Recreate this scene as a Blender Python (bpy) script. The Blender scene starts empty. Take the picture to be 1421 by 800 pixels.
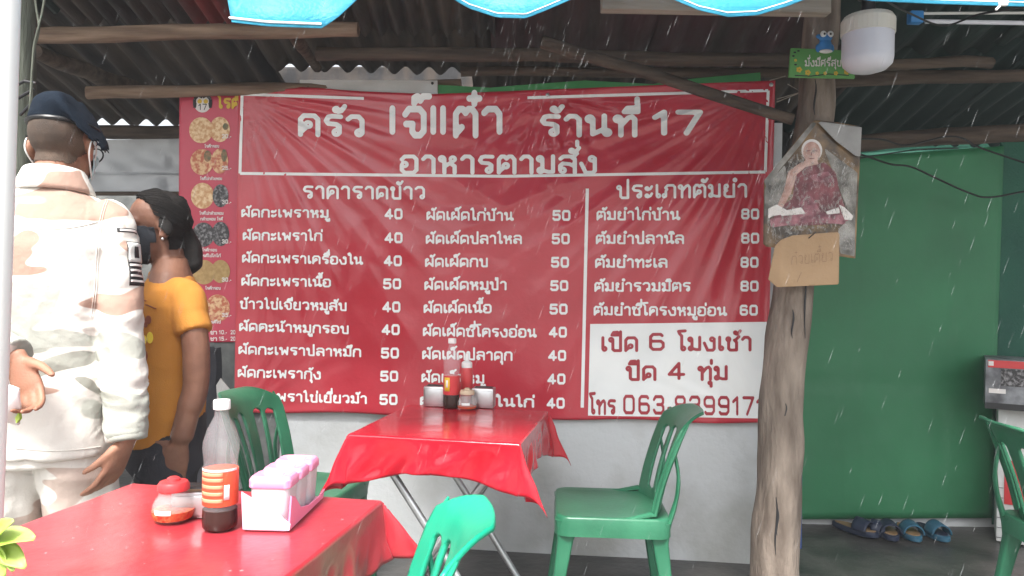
import bpy, bmesh, math, random
import numpy as np
from mathutils import Vector, Matrix, noise
random.seed(7)
R = math.radians
SC = bpy.context.scene
COL = SC.collection
# ------------------------------------------------------------------ camera, sky, sun, exposure
CAM = Vector((0, 0, 1.25)); F = 1034.0; ROLL = R(1.0)
RT = Vector((math.cos(ROLL), 0, math.sin(ROLL))); UP = Vector((-math.sin(ROLL), 0, math.cos(ROLL))); FW = Vector((0, 1, 0))
cam = bpy.data.cameras.new('camera'); camo = bpy.data.objects.new('camera', cam); COL.objects.link(camo)
cam.sensor_width = 36; cam.lens = F / 1421 * 36; cam.clip_start = .05; cam.clip_end = 2000
camo.matrix_world = Matrix(((RT.x, UP.x, 0, CAM.x), (RT.y, UP.y, -1, CAM.y), (RT.z, UP.z, 0, CAM.z), (0, 0, 0, 1)))
SC.camera = camo
SC.view_settings.view_transform = 'Standard'; SC.view_settings.look = 'None'
SC.view_settings.exposure = 1.6; SC.view_settings.gamma = 1; SC.view_settings.use_curve_mapping = False
SUN_EL, SUN_D = R(57), Vector((-.30, -.95, 0)).normalized()
w = bpy.data.worlds.new('World'); SC.world = w; w.use_nodes = True
nt = w.node_tree; bg = nt.nodes['Background']
sky = nt.nodes.new('ShaderNodeTexSky'); sky.sky_type = 'NISHITA'; sky.sun_disc = False
sky.sun_elevation = SUN_EL; sky.sun_rotation = math.atan2(SUN_D.x, SUN_D.y); sky.dust_density = 5; sky.air_density = 1.2
hs = nt.nodes.new('ShaderNodeHueSaturation'); hs.inputs['Saturation'].default_value = .3
nt.links.new(sky.outputs[0], hs.inputs['Color']); nt.links.new(hs.outputs[0], bg.inputs[0]); bg.inputs[1].default_value = .13
sl = bpy.data.lights.new('sun', 'SUN'); sl.energy = 2.3; sl.angle = R(14); sl.color = (1, .97, .92)
so = bpy.data.objects.new('sun', sl); COL.objects.link(so)
sd = Vector((SUN_D.x * math.cos(SUN_EL), SUN_D.y * math.cos(SUN_EL), math.sin(SUN_EL)))
so.rotation_euler = sd.to_track_quat('Z', 'Y').to_euler(); so.location = (0, -3, 6)

# ------------------------------------------------------------------ measuring helpers
def ray(px, py): return FW + RT * ((px - 710.5) / F) - UP * ((py - 400) / F)
def atY(px, py, Y): return CAM + ray(px, py) * Y
def atZ(px, py, z):
    d = ray(px, py); return CAM + d * ((z - CAM.z) / d.z)
WK, WY = -.10, 3.50            # shop wall: y = WY + WK*x
def wall_t(px, py, off=0.0):
    d = ray(px, py); return (WY - off) / (d.y - WK * d.x)
def onW(px, py, off=0.0): return CAM + ray(px, py) * wall_t(px, py, off)
def onW_np(P, off):
    a = (P[:, 0] - 710.5) / F; b = -(P[:, 1] - 400) / F
    dx = RT.x * a + UP.x * b; dz = RT.z * a + UP.z * b; dy = np.ones_like(a)
    t = (WY - off) / (dy - WK * dx)
    return np.stack([dx * t, dy * t, CAM.z + dz * t], 1)

# ------------------------------------------------------------------ object helpers
def chain(o):
    m = Matrix.Identity(4)
    while o: m = o.matrix_basis @ m; o = o.parent
    return m
def obj(name, bm, mat, parent=None, smooth=True, world=False, sharp=40):
    me = bpy.data.meshes.new(name)
    if isinstance(bm, bmesh.types.BMesh):
        if world and parent: bm.transform(chain(parent).inverted())
        bmesh.ops.recalc_face_normals(bm, faces=bm.faces)
        bm.to_mesh(me); bm.free()
    else:
        V_, F_ = bm
        if world and parent:
            M = np.array(chain(parent).inverted()); V_ = np.asarray(V_) @ M[:3, :3].T + M[:3, 3]
        me.from_pydata([tuple(v) for v in V_], [], F_)
    for m in (mat if isinstance(mat, (list, tuple)) else [mat]): me.materials.append(m)
    if smooth:
        me.polygons.foreach_set('use_smooth', [True] * len(me.polygons))
        try: me.set_sharp_from_angle(angle=R(sharp))
        except Exception: pass
    o = bpy.data.objects.new(name, me); COL.objects.link(o); o.parent = parent
    return o
def tag(o, label=None, cat=None, group=None, kind=None):
    if label: o['label'] = label
    if cat: o['category'] = cat
    if group: o['group'] = group
    if kind: o['kind'] = kind
    return o
def thing(name, label, cat, loc=(0, 0, 0), rz=0, group=None):
    o = bpy.data.objects.new(name, None); COL.objects.link(o); o.empty_display_size = .1
    o.location = loc; o.rotation_euler = (0, 0, rz)
    return tag(o, label, cat, group)
def dup(root, loc, rz, label, group=None):
    r = root.copy(); COL.objects.link(r); r.location = loc; r.rotation_euler = (0, 0, rz); r['label'] = label
    if group: r['group'] = group
    for ch in list(root.children):
        c = ch.copy(); COL.objects.link(c); c.parent = r
        for g in ch.children:
            d = g.copy(); COL.objects.link(d); d.parent = c
    return r
def nb(): return bmesh.new()
def box(bm, c, s, rot=None, bev=0, seg=2):
    M = Matrix.Translation(c) @ (rot.to_4x4() if rot else Matrix.Identity(4)) @ Matrix.Diagonal((s[0], s[1], s[2], 1))
    g = bmesh.ops.create_cube(bm, size=1, matrix=M)
    if bev:
        es = {e for v in g['verts'] for e in v.link_edges}
        bmesh.ops.bevel(bm, geom=list(es), offset=bev, segments=seg, affect='EDGES', profile=.5)
def rings(bm, rs, cap=True, closed=True):
    vs = [[bm.verts.new(p) for p in r] for r in rs]; n = len(vs[0])
    for a, b in zip(vs, vs[1:]):
        for i in range(n if closed else n - 1):
            j = (i + 1) % n; bm.faces.new((a[i], a[j], b[j], b[i]))
    if cap: bm.faces.new(vs[0][::-1]); bm.faces.new(vs[-1])
    return vs
def ring(cx, cy, z, rx, ry, n=28, p=2.0):
    out = []
    for i in range(n):
        a = 2 * math.pi * i / n; c, s = math.cos(a), math.sin(a)
        out.append(Vector((cx + rx * math.copysign(abs(c) ** (2 / p), c), cy + ry * math.copysign(abs(s) ** (2 / p), s), z)))
    return out
def rrect(cx, cy, z, hx, hy, r, k=5):
    out = []
    for sx, sy, a0 in ((1, 1, 0), (-1, 1, 90), (-1, -1, 180), (1, -1, 270)):
        for i in range(k + 1):
            a = R(a0 + 90 * i / k); out.append(Vector((cx + sx * (hx - r) + r * math.cos(a), cy + sy * (hy - r) + r * math.sin(a), z)))
    return out
def tube(bm, pts, rad, seg=12, flat=1.0, ref=None, wob=0):
    pts = [Vector(p) for p in pts]; n = len(pts)
    if not isinstance(rad, (list, tuple)): rad = [rad] * n
    ts = [(pts[min(i + 1, n - 1)] - pts[max(i - 1, 0)]).normalized() for i in range(n)]
    u = Vector(ref) if ref else (Vector((0, 0, 1)) if abs(ts[0].z) < .9 else Vector((1, 0, 0)))
    rs = []
    for i in range(n):
        u = (u - ts[i] * u.dot(ts[i])).normalized(); v = ts[i].cross(u)
        rr = []
        for k in range(seg):
            a = 2 * math.pi * k / seg; q = rad[i] * (1 + (wob * noise.noise((pts[i] + u * math.cos(a) * .3 + v * math.sin(a) * .3) * 5) if wob else 0))
            rr.append(pts[i] + u * (math.cos(a) * q * flat) + v * (math.sin(a) * q))
        rs.append(rr)
    rings(bm, rs)
def curve(pts, n=8):
    P = [Vector(p) for p in pts]; out = []
    for i in range(len(P) - 1):
        p0, p1, p2, p3 = P[max(i - 1, 0)], P[i], P[i + 1], P[min(i + 2, len(P) - 1)]
        for k in range(n):
            t = k / n
            out.append(.5 * (2 * p1 + (p2 - p0) * t + (2 * p0 - 5 * p1 + 4 * p2 - p3) * t * t + (3 * p1 - p0 - 3 * p2 + p3) * t ** 3))
    return out + [P[-1]]
def lathe(bm, prof, at=(0, 0, 0), seg=28):
    at = Vector(at); rs = []
    for r, z in prof:
        rs.append([at + Vector((r * math.cos(2 * math.pi * i / seg), r * math.sin(2 * math.pi * i / seg), z)) for i in range(seg)])
    rings(bm, rs)
def ell(bm, c, r, M=None, u=18, v=12):
    m = Matrix.Translation(c) @ (M.to_4x4() if M else Matrix.Identity(4)) @ Matrix.Diagonal((r[0], r[1], r[2], 1))
    bmesh.ops.create_uvsphere(bm, u_segments=u, v_segments=v, radius=1, matrix=m)
def sheet(bm, nx, ny, f):
    g = [[bm.verts.new(f(i / nx, j / ny)) for i in range(nx + 1)] for j in range(ny + 1)]
    for j in range(ny):
        for i in range(nx): bm.faces.new((g[j][i], g[j][i + 1], g[j + 1][i + 1], g[j + 1][i]))
def solid(o, t, off=-1, bev=0):
    m = o.modifiers.new('thick', 'SOLIDIFY'); m.thickness = t; m.offset = off
    return o
def slab(bm, poly, d):
    """polygon given as 3D points, extruded by vector d"""
    a = [bm.verts.new(p) for p in poly]; b = [bm.verts.new(Vector(p) + d) for p in poly]
    bm.faces.new(a); bm.faces.new(b[::-1]); n = len(a)
    for i in range(n): bm.faces.new((a[i], b[i], b[(i + 1) % n], a[(i + 1) % n]))
def remesh(bm, vox, it=2, fac=.5):
    me = bpy.data.meshes.new('tmp'); bmesh.ops.recalc_face_normals(bm, faces=bm.faces); bm.to_mesh(me); bm.free()
    o = bpy.data.objects.new('tmp', me); COL.objects.link(o)
    m = o.modifiers.new('r', 'REMESH'); m.mode = 'VOXEL'; m.voxel_size = vox
    ev = o.evaluated_get(bpy.context.evaluated_depsgraph_get()); m2 = bpy.data.meshes.new_from_object(ev)
    b2 = bmesh.new(); b2.from_mesh(m2)
    bpy.data.objects.remove(o); bpy.data.meshes.remove(me); bpy.data.meshes.remove(m2)
    for _ in range(it): bmesh.ops.smooth_vert(b2, verts=b2.verts, factor=fac, use_axis_x=True, use_axis_y=True, use_axis_z=True)
    return b2
def wrinkle(bm, amp, fn):
    bm.normal_update()
    d = [(v, v.normal.copy(), fn(v.co)) for v in bm.verts]
    for v, n, k in d: v.co += n * (amp * k)
def shell(bm, pred, off, M=None):
    """copy of the faces of bm whose centre satisfies pred, pushed outwards by off(co)"""
    b = bm.copy(); Mi = M.inverted() if M else Matrix.Identity(4)
    b.normal_update()
    for v in b.verts: v.normal
    mv = [(v, v.normal.copy() * off(Mi @ v.co)) for v in b.verts]
    dead = [f for f in b.faces if not pred(Mi @ f.calc_center_median())]
    bmesh.ops.delete(b, geom=dead, context='FACES')
    for v, d in mv:
        if v.is_valid: v.co += d
    return b

# ------------------------------------------------------------------ materials
def mat(name, col, rough=.6, col2=None, scale=6, bump=0, bscale=60, metal=0, coat=0, trans=0, stretch=None, lo=.35, hi=.65, ior=1.45, sss=0, spec=.5, alpha=1, detail=5, transl=0):
    m = bpy.data.materials.new(name); m.use_nodes = True; N = m.node_tree.nodes; L = m.node_tree.links
    p = N['Principled BSDF']; I = p.inputs
    I['Base Color'].default_value = (*col, 1); I['Roughness'].default_value = rough; I['Metallic'].default_value = metal
    I['Coat Weight'].default_value = coat; I['Coat Roughness'].default_value = .12; I['Transmission Weight'].default_value = trans
    I['IOR'].default_value = ior; I['Subsurface Weight'].default_value = sss; I['Specular IOR Level'].default_value = spec
    I['Subsurface Radius'].default_value = (.01, .004, .002); I['Alpha'].default_value = alpha
    tc = N.new('ShaderNodeTexCoord'); mp = N.new('ShaderNodeMapping'); L.new(tc.outputs['Object'], mp.inputs[0])
    if stretch: mp.inputs['Scale'].default_value = stretch
    if col2:
        n = N.new('ShaderNodeTexNoise'); n.inputs['Scale'].default_value = scale; n.inputs['Detail'].default_value = detail
        L.new(mp.outputs[0], n.inputs['Vector'])
        r = N.new('ShaderNodeValToRGB'); r.color_ramp.elements[0].position = lo; r.color_ramp.elements[1].position = hi
        r.color_ramp.elements[0].color = (*col, 1); r.color_ramp.elements[1].color = (*col2, 1)
        L.new(n.outputs[0], r.inputs[0]); L.new(r.outputs[0], I['Base Color'])
        ra = N.new('ShaderNodeMapRange'); ra.inputs['To Min'].default_value = max(0, rough - .08); ra.inputs['To Max'].default_value = min(1, rough + .12)
        L.new(n.outputs[0], ra.inputs[0]); L.new(ra.outputs[0], I['Roughness'])
    if bump:
        n2 = N.new('ShaderNodeTexNoise'); n2.inputs['Scale'].default_value = bscale; n2.inputs['Detail'].default_value = 4
        L.new(mp.outputs[0], n2.inputs['Vector'])
        b = N.new('ShaderNodeBump'); b.inputs['Strength'].default_value = bump; b.inputs['Distance'].default_value = .01
        L.new(n2.outputs[0], b.inputs['Height']); L.new(b.outputs[0], I['Normal'])
    if transl:
        t = N.new('ShaderNodeBsdfTranslucent'); t.inputs[0].default_value = (*col, 1)
        mx = N.new('ShaderNodeMixShader'); mx.inputs[0].default_value = transl
        out = N['Material Output']; L.new(p.outputs[0], mx.inputs[1]); L.new(t.outputs[0], mx.inputs[2]); L.new(mx.outputs[0], out.inputs[0])
    return m
def camo_mat(cp=(.36, .235, .185), cg=(.37, .38, .34), cd=(.28, .285, .25)):
    m = mat('camouflage_cloth', (.62, .60, .56), .9, bump=.55, bscale=22); N = m.node_tree.nodes; L = m.node_tree.links; p = N['Principled BSDF']
    tc = N.new('ShaderNodeTexCoord'); prev = None
    for k, (sc, off, th, c, st) in enumerate([(2.6, 1.3, .57, cg, (1, 1, 2.2)), (2.9, 7.9, .585, cp, (1, 1, 2.6)), (4.2, 4.1, .63, cd, (1, 1, 2))]):
        mp = N.new('ShaderNodeMapping'); mp.inputs['Location'].default_value = (off, off * 2, off); mp.inputs['Scale'].default_value = st
        n = N.new('ShaderNodeTexNoise'); n.inputs['Scale'].default_value = sc; n.inputs['Detail'].default_value = 1.5; n.inputs['Distortion'].default_value = .8
        g = N.new('ShaderNodeMapRange'); g.inputs['From Min'].default_value = th; g.inputs['From Max'].default_value = th + .012
        x = N.new('ShaderNodeMix'); x.data_type = 'RGBA'; x.inputs['B'].default_value = (*c, 1) if False else (0, 0, 0, 1)
        x.inputs[7].default_value = (*c, 1)
        if prev: L.new(prev, x.inputs[6])
        else: x.inputs[6].default_value = (.64, .62, .575, 1)
        L.new(tc.outputs['Object'], mp.inputs[0]); L.new(mp.outputs[0], n.inputs['Vector']); L.new(n.outputs[0], g.inputs[0]); L.new(g.outputs[0], x.inputs[0])
        prev = x.outputs[2]
    L.new(prev, p.inputs['Base Color']); return m
M = {}
M['vinyl'] = mat('red_vinyl_print', (.43, .019, .036), .3, (.50, .032, .052), 3, .12, 40, coat=.45)
M['vinyl_white'] = mat('white_vinyl_print', (.84, .85, .84), .45, (.78, .80, .80), 5)
M['vinyl_ink'] = mat('red_letter_ink', (.36, .03, .045), .4)
M['pinkvinyl'] = mat('pink_red_vinyl_print', (.44, .028, .062), .4, (.50, .04, .08), 5, coat=.2)
M['yellowink'] = mat('yellow_ink', (.62, .42, .05), .5)
M['inkblack'] = mat('black_ink', (.02, .02, .022), .5)
M['wall'] = mat('painted_cement', (.54, .56, .57), .85, (.36, .365, .35), 2.4, .3, 35, lo=.44, hi=.68, detail=9)
M['cement'] = mat('rough_cement', (.16, .165, .16), .95, (.09, .095, .095), 9, .6, 30)
M['floor'] = mat('wet_concrete', (.035, .035, .034), .32, (.095, .09, .085), 4, .3, 25, lo=.38, hi=.62, detail=10)
M['ground'] = mat('wet_ground', (.13, .125, .115), .6, (.2, .19, .17), 1.2, .3, 12)
M['log'] = mat('weathered_log', (.13, .085, .06), .85, (.27, .19, .135), 5, .5, 30, stretch=(.6, 6, 6))
M['logdark'] = mat('old_dark_log', (.05, .037, .03), .9, (.105, .078, .06), 5, .5, 30, stretch=(.6, 6, 6))
M['board'] = mat('grey_weathered_board', (.22, .19, .155), .9, (.36, .32, .27), 6, .4, 40, stretch=(.5, 5, 5))
M['post'] = mat('barked_post', (.085, .062, .048), .92, (.31, .255, .21), 5, .9, 30, stretch=(2.6, 2.6, .7), lo=.3, hi=.70, detail=12)
M['greypost'] = mat('grey_green_post', (.05, .057, .045), .9, (.11, .12, .095), 5, .5, 26, stretch=(4, 4, .5))
M['roof'] = mat('old_fibre_roof', (.030, .030, .032), .9, (.085, .068, .056), 3, .3, 30, stretch=(3, .5, 1))
M['roofred'] = mat('red_stained_roof', (.17, .025, .025), .8, (.05, .042, .042), 2.4, .3, 30, stretch=(2.5, .35, 1), lo=.42, hi=.6)
M['roofmaroon'] = mat('maroon_roof', (.060, .024, .03), .85, (.05, .038, .036), 3, .3, 30, stretch=(3, .5, 1))
M['roofgreen'] = mat('green_tinted_roof', (.012, .03, .03), .9, (.025, .045, .042), 3, .3, 30, stretch=(3, .5, 1))
M['tarp'] = mat('cyan_tarp', (.035, .32, .50), .5, (.05, .40, .58), 7, .3, 90, transl=.3)
M['tarpwhite'] = mat('white_stitching', (.75, .8, .82), .6)
M['greentarp'] = mat('green_sheet', (.016, .120, .050), .5, (.030, .180, .078), 1.8, .2, 14, lo=.3, hi=.72, detail=9)
M['darkgreen'] = mat('dark_green_mesh', (.010, .07, .048), .8, (.018, .095, .06), 3, .3, 90)
M['greycloth'] = mat('grey_tarpaulin', (.72, .73, .74), .7, (.62, .63, .64), 4, .25, 9, transl=.55)
M['whitesign'] = mat('white_plastic_board', (.62, .63, .62), .6, (.52, .52, .5), 8)
M['greenstrip'] = mat('green_vinyl', (.05, .25, .075), .5, (.07, .30, .1), 8)
M['plastic'] = mat('dark_green_plastic', (.014, .10, .052), .3, (.034, .175, .095), 5, .08, 60, lo=.3, hi=.68, detail=10)
M['teal'] = mat('bright_teal_plastic', (.006, .30, .175), .3, (.02, .40, .24), 5, .08, 60, detail=10, transl=.15)
M['redcloth'] = mat('red_oilcloth', (.40, .007, .018), .17, (.46, .012, .028), 5, .28, 13, coat=.2)
M['wetcloth'] = mat('rain_wet_oilcloth', (.34, .007, .018), .30, (.42, .025, .04), 2.5, .15, 30, coat=.35, spec=.7)
M['wetcloth'].node_tree.nodes['Principled BSDF'].inputs['Sheen Weight'].default_value = .07
M['steel'] = mat('galvanised_tube', (.45, .46, .47), .35, (.55, .56, .57), 12, metal=.85)
M['steelbox'] = mat('brushed_steel', (.55, .55, .56), .3, (.4, .4, .41), 20, metal=1, stretch=(1, 1, 12))
M['pet'] = mat('clear_plastic', (.80, .82, .84), .06, alpha=.13)
M['glass'] = mat('jar_glass', (.80, .83, .82), .05, alpha=.13)
M['sauce'] = mat('dark_sauce', (.035, .018, .014), .15)
M['chili'] = mat('chili_paste', (.50, .03, .012), .45, (.58, .16, .06), 150, .5, 150)
M['labelred'] = mat('orange_red_label', (.62, .07, .03), .45, (.70, .10, .04), 20)
M['labelpale'] = mat('pale_orange_print', (.80, .32, .18), .5)
M['white'] = mat('white_plastic', (.78, .78, .77), .4)
M['cream'] = mat('cream_plastic', (.55, .43, .30), .5)
M['redcap'] = mat('red_plastic', (.55, .045, .05), .35)
M['pink'] = mat('pink_plastic', (.78, .28, .46), .35)
M['palepink'] = mat('pale_pink_plastic', (.78, .50, .62), .4)
M['frost'] = mat('frosted_container', (.85, .83, .85), .3, trans=.45, ior=1.2)
M['powder'] = mat('seasoning', (.55, .40, .40), .8, (.7, .6, .6), 30)
M['yellow'] = mat('yellow_label', (.75, .5, .04), .5)
M['camo'] = camo_mat()
M['camopale'] = camo_mat((.47, .38, .33), (.50, .50, .47), (.44, .44, .40))
M['skin'] = mat('tan_skin', (.33, .165, .105), .55, (.27, .125, .08), 18, .12, 180, sss=.05)
M['skin2'] = mat('brown_skin', (.20, .095, .06), .55, (.155, .07, .045), 18, .12, 180, sss=.05)
M['hand'] = mat('pink_palm', (.5, .27, .2), .55, sss=.05)
M['hair'] = mat('black_hair', (.008, .007, .007), .6, (.018, .015, .014), 40, .6, 160, stretch=(1, 1, 6), spec=.3)
M['stubble'] = mat('shaved_hair', (.10, .065, .045), .8, (.045, .033, .026), 9, .3, 400)
M['navy'] = mat('navy_felt', (.006, .010, .017), .95, (.010, .016, .026), 20, .3, 260, spec=.15)
M['leather'] = mat('black_leather', (.012, .012, .013), .4)
M['orange'] = mat('orange_cotton', (.48, .205, .034), .9, (.42, .17, .026), 6, .2, 300)
M['mask'] = mat('black_mask_cloth', (.018, .021, .028), .85, bump=.2, bscale=200)
M['bluemask'] = mat('pale_blue_mask', (.50, .66, .70), .8)
M['darkcloth'] = mat('dark_trousers', (.02, .02, .026), .9, (.035, .034, .04), 8, .2, 200)
M['gold'] = mat('bracelet_cord', (.55, .42, .25), .5)
M['printbrown'] = mat('brown_print', (.22, .06, .03), .7)
M['printyellow'] = mat('yellow_print', (.78, .62, .06), .7)
M['lampwhite'] = mat('milky_lamp', (.62, .63, .70), .35)
M['lampribs'] = mat('cream_lamp_body', (.62, .60, .54), .5)
M['black'] = mat('black_plastic', (.012, .012, .014), .45)
M['signgreen'] = mat('painted_green_board', (.09, .27, .07), .6, (.12, .33, .1), 12)
M['bluebird'] = mat('blue_paint', (.03, .20, .50), .5)
M['cardboard'] = mat('cardboard', (.42, .28, .165), .85, (.36, .235, .135), 6, .15, 70)
M['pencil'] = mat('faint_pen', (.27, .17, .11), .85)
M['poster'] = mat('brown_poster_print', (.05, .035, .025), .4, (.30, .18, .08), 9, coat=.2, lo=.4, hi=.68, detail=8)
M['posterback'] = mat('poster_paper_back', (.34, .335, .33), .55, (.26, .255, .25), 8)
M['postergrey'] = mat('grey_mist_print', (.08, .075, .065), .45, (.36, .345, .32), 14, lo=.35, hi=.65, detail=9)
M['robe'] = mat('maroon_robe_print', (.07, .018, .025), .5, (.27, .085, .10), 24, stretch=(1, 1, .5), lo=.3, hi=.7, detail=8)
M['robelight'] = mat('rose_robe_print', (.42, .18, .21), .5, (.13, .04, .055), 22, lo=.35, hi=.65, detail=8)
M['monkskin'] = mat('pink_skin_print', (.36, .19, .15), .5, (.62, .43, .38), 26, lo=.35, hi=.65)
M['whiteink'] = mat('white_print', (.7, .66, .64), .5)
M['food1'] = mat('golden_food_print', (.52, .27, .12), .5, (.75, .55, .33), 60, lo=.4, hi=.6)
M['food2'] = mat('red_food_print', (.45, .12, .06), .5, (.68, .45, .25), 60, lo=.42, hi=.6)
M['food3'] = mat('dark_food_print', (.03, .028, .03), .5, (.28, .27, .28), 80, lo=.45, hi=.68)
M['food4'] = mat('olive_food_print', (.33, .2, .07), .5, (.45, .3, .12), 50)
M['greenfood'] = mat('green_food_print', (.07, .10, .05), .5, (.3, .16, .08), 60)
M['sandal'] = mat('blue_foam', (.02, .085, .14), .6, (.025, .11, .175), 14)
M['sandaldark'] = mat('navy_foam', (.012, .02, .045), .6)
M['tan'] = mat('tan_insole', (.25, .16, .08), .7)
M['boxprint'] = mat('grey_carton_print', (.30, .31, .33), .5, (.10, .10, .11), 14)
M['leaf'] = mat('yellow_green_leaf', (.36, .52, .06), .45, (.62, .66, .30), 14, transl=.3)
M['stem'] = mat('green_stem', (.1, .2, .04), .6)
M['clay'] = mat('clay_pot', (.3, .12, .06), .8, (.24, .1, .05), 8)
M['soil'] = mat('soil', (.04, .028, .02), 1)
M['water'] = mat('rain_water', (.85, .88, .9), .15, alpha=.15)
M['bluepaint'] = mat('blue_cloth', (.02, .05, .16), .8)

# ------------------------------------------------------------------ outlines filled by marching squares
def ms(f, x0, x1, y0, y1, h):
    nx = int(math.ceil((x1 - x0) / h)) + 1; ny = int(math.ceil((y1 - y0) / h)) + 1
    X, Y = np.meshgrid(x0 + np.arange(nx) * h, y0 + np.arange(ny) * h); D = f(X, Y)
    ins = D < 0; idx = {}; V_ = []; F_ = []
    any4 = ins[:-1, :-1] | ins[1:, :-1] | ins[:-1, 1:] | ins[1:, 1:]
    def vert(k, x, y):
        if k not in idx: idx[k] = len(V_); V_.append((x, y))
        return idx[k]
    for j, i in zip(*np.nonzero(any4)):
        cs = ((j, i), (j, i + 1), (j + 1, i + 1), (j + 1, i)); poly = []
        for a, b in zip(cs, cs[1:] + cs[:1]):
            if ins[a]: poly.append(vert(a, X[a], Y[a]))
            if ins[a] != ins[b]:
                lo, hi = min(a, b), max(a, b); t = D[lo] / (D[lo] - D[hi]); t = min(max(t, .02), .98)
                poly.append(vert((lo, hi), X[lo] + (X[hi] - X[lo]) * t, Y[lo] + (Y[hi] - Y[lo]) * t))
        if len(poly) > 2: F_.append(poly)
    return np.array(V_, float).reshape(-1, 2), F_
def seg_d(X, Y, a, b):
    ax, ay = a; bx, by = b; dx, dy = bx - ax, by - ay; q = dx * dx + dy * dy + 1e-12
    t = np.clip(((X - ax) * dx + (Y - ay) * dy) / q, 0, 1); return np.hypot(X - ax - t * dx, Y - ay - t * dy)
def ell_d(X, Y, cx, cy, rx, ry): return (np.hypot((X - cx) / rx, (Y - cy) / ry) - 1) * min(rx, ry)
def poly_d(X, Y, P):
    d = np.full(X.shape, 1e9); ins = np.zeros(X.shape, bool)
    for (ax, ay), (bx, by) in zip(P, P[1:] + P[:1]):
        d = np.minimum(d, seg_d(X, Y, (ax, ay), (bx, by)))
        c = ((ay > Y) != (by > Y)) & (X < (bx - ax) * (Y - ay) / ((by - ay) if by != ay else 1e-9) + ax); ins ^= c
    return np.where(ins, -d, d)

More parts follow.
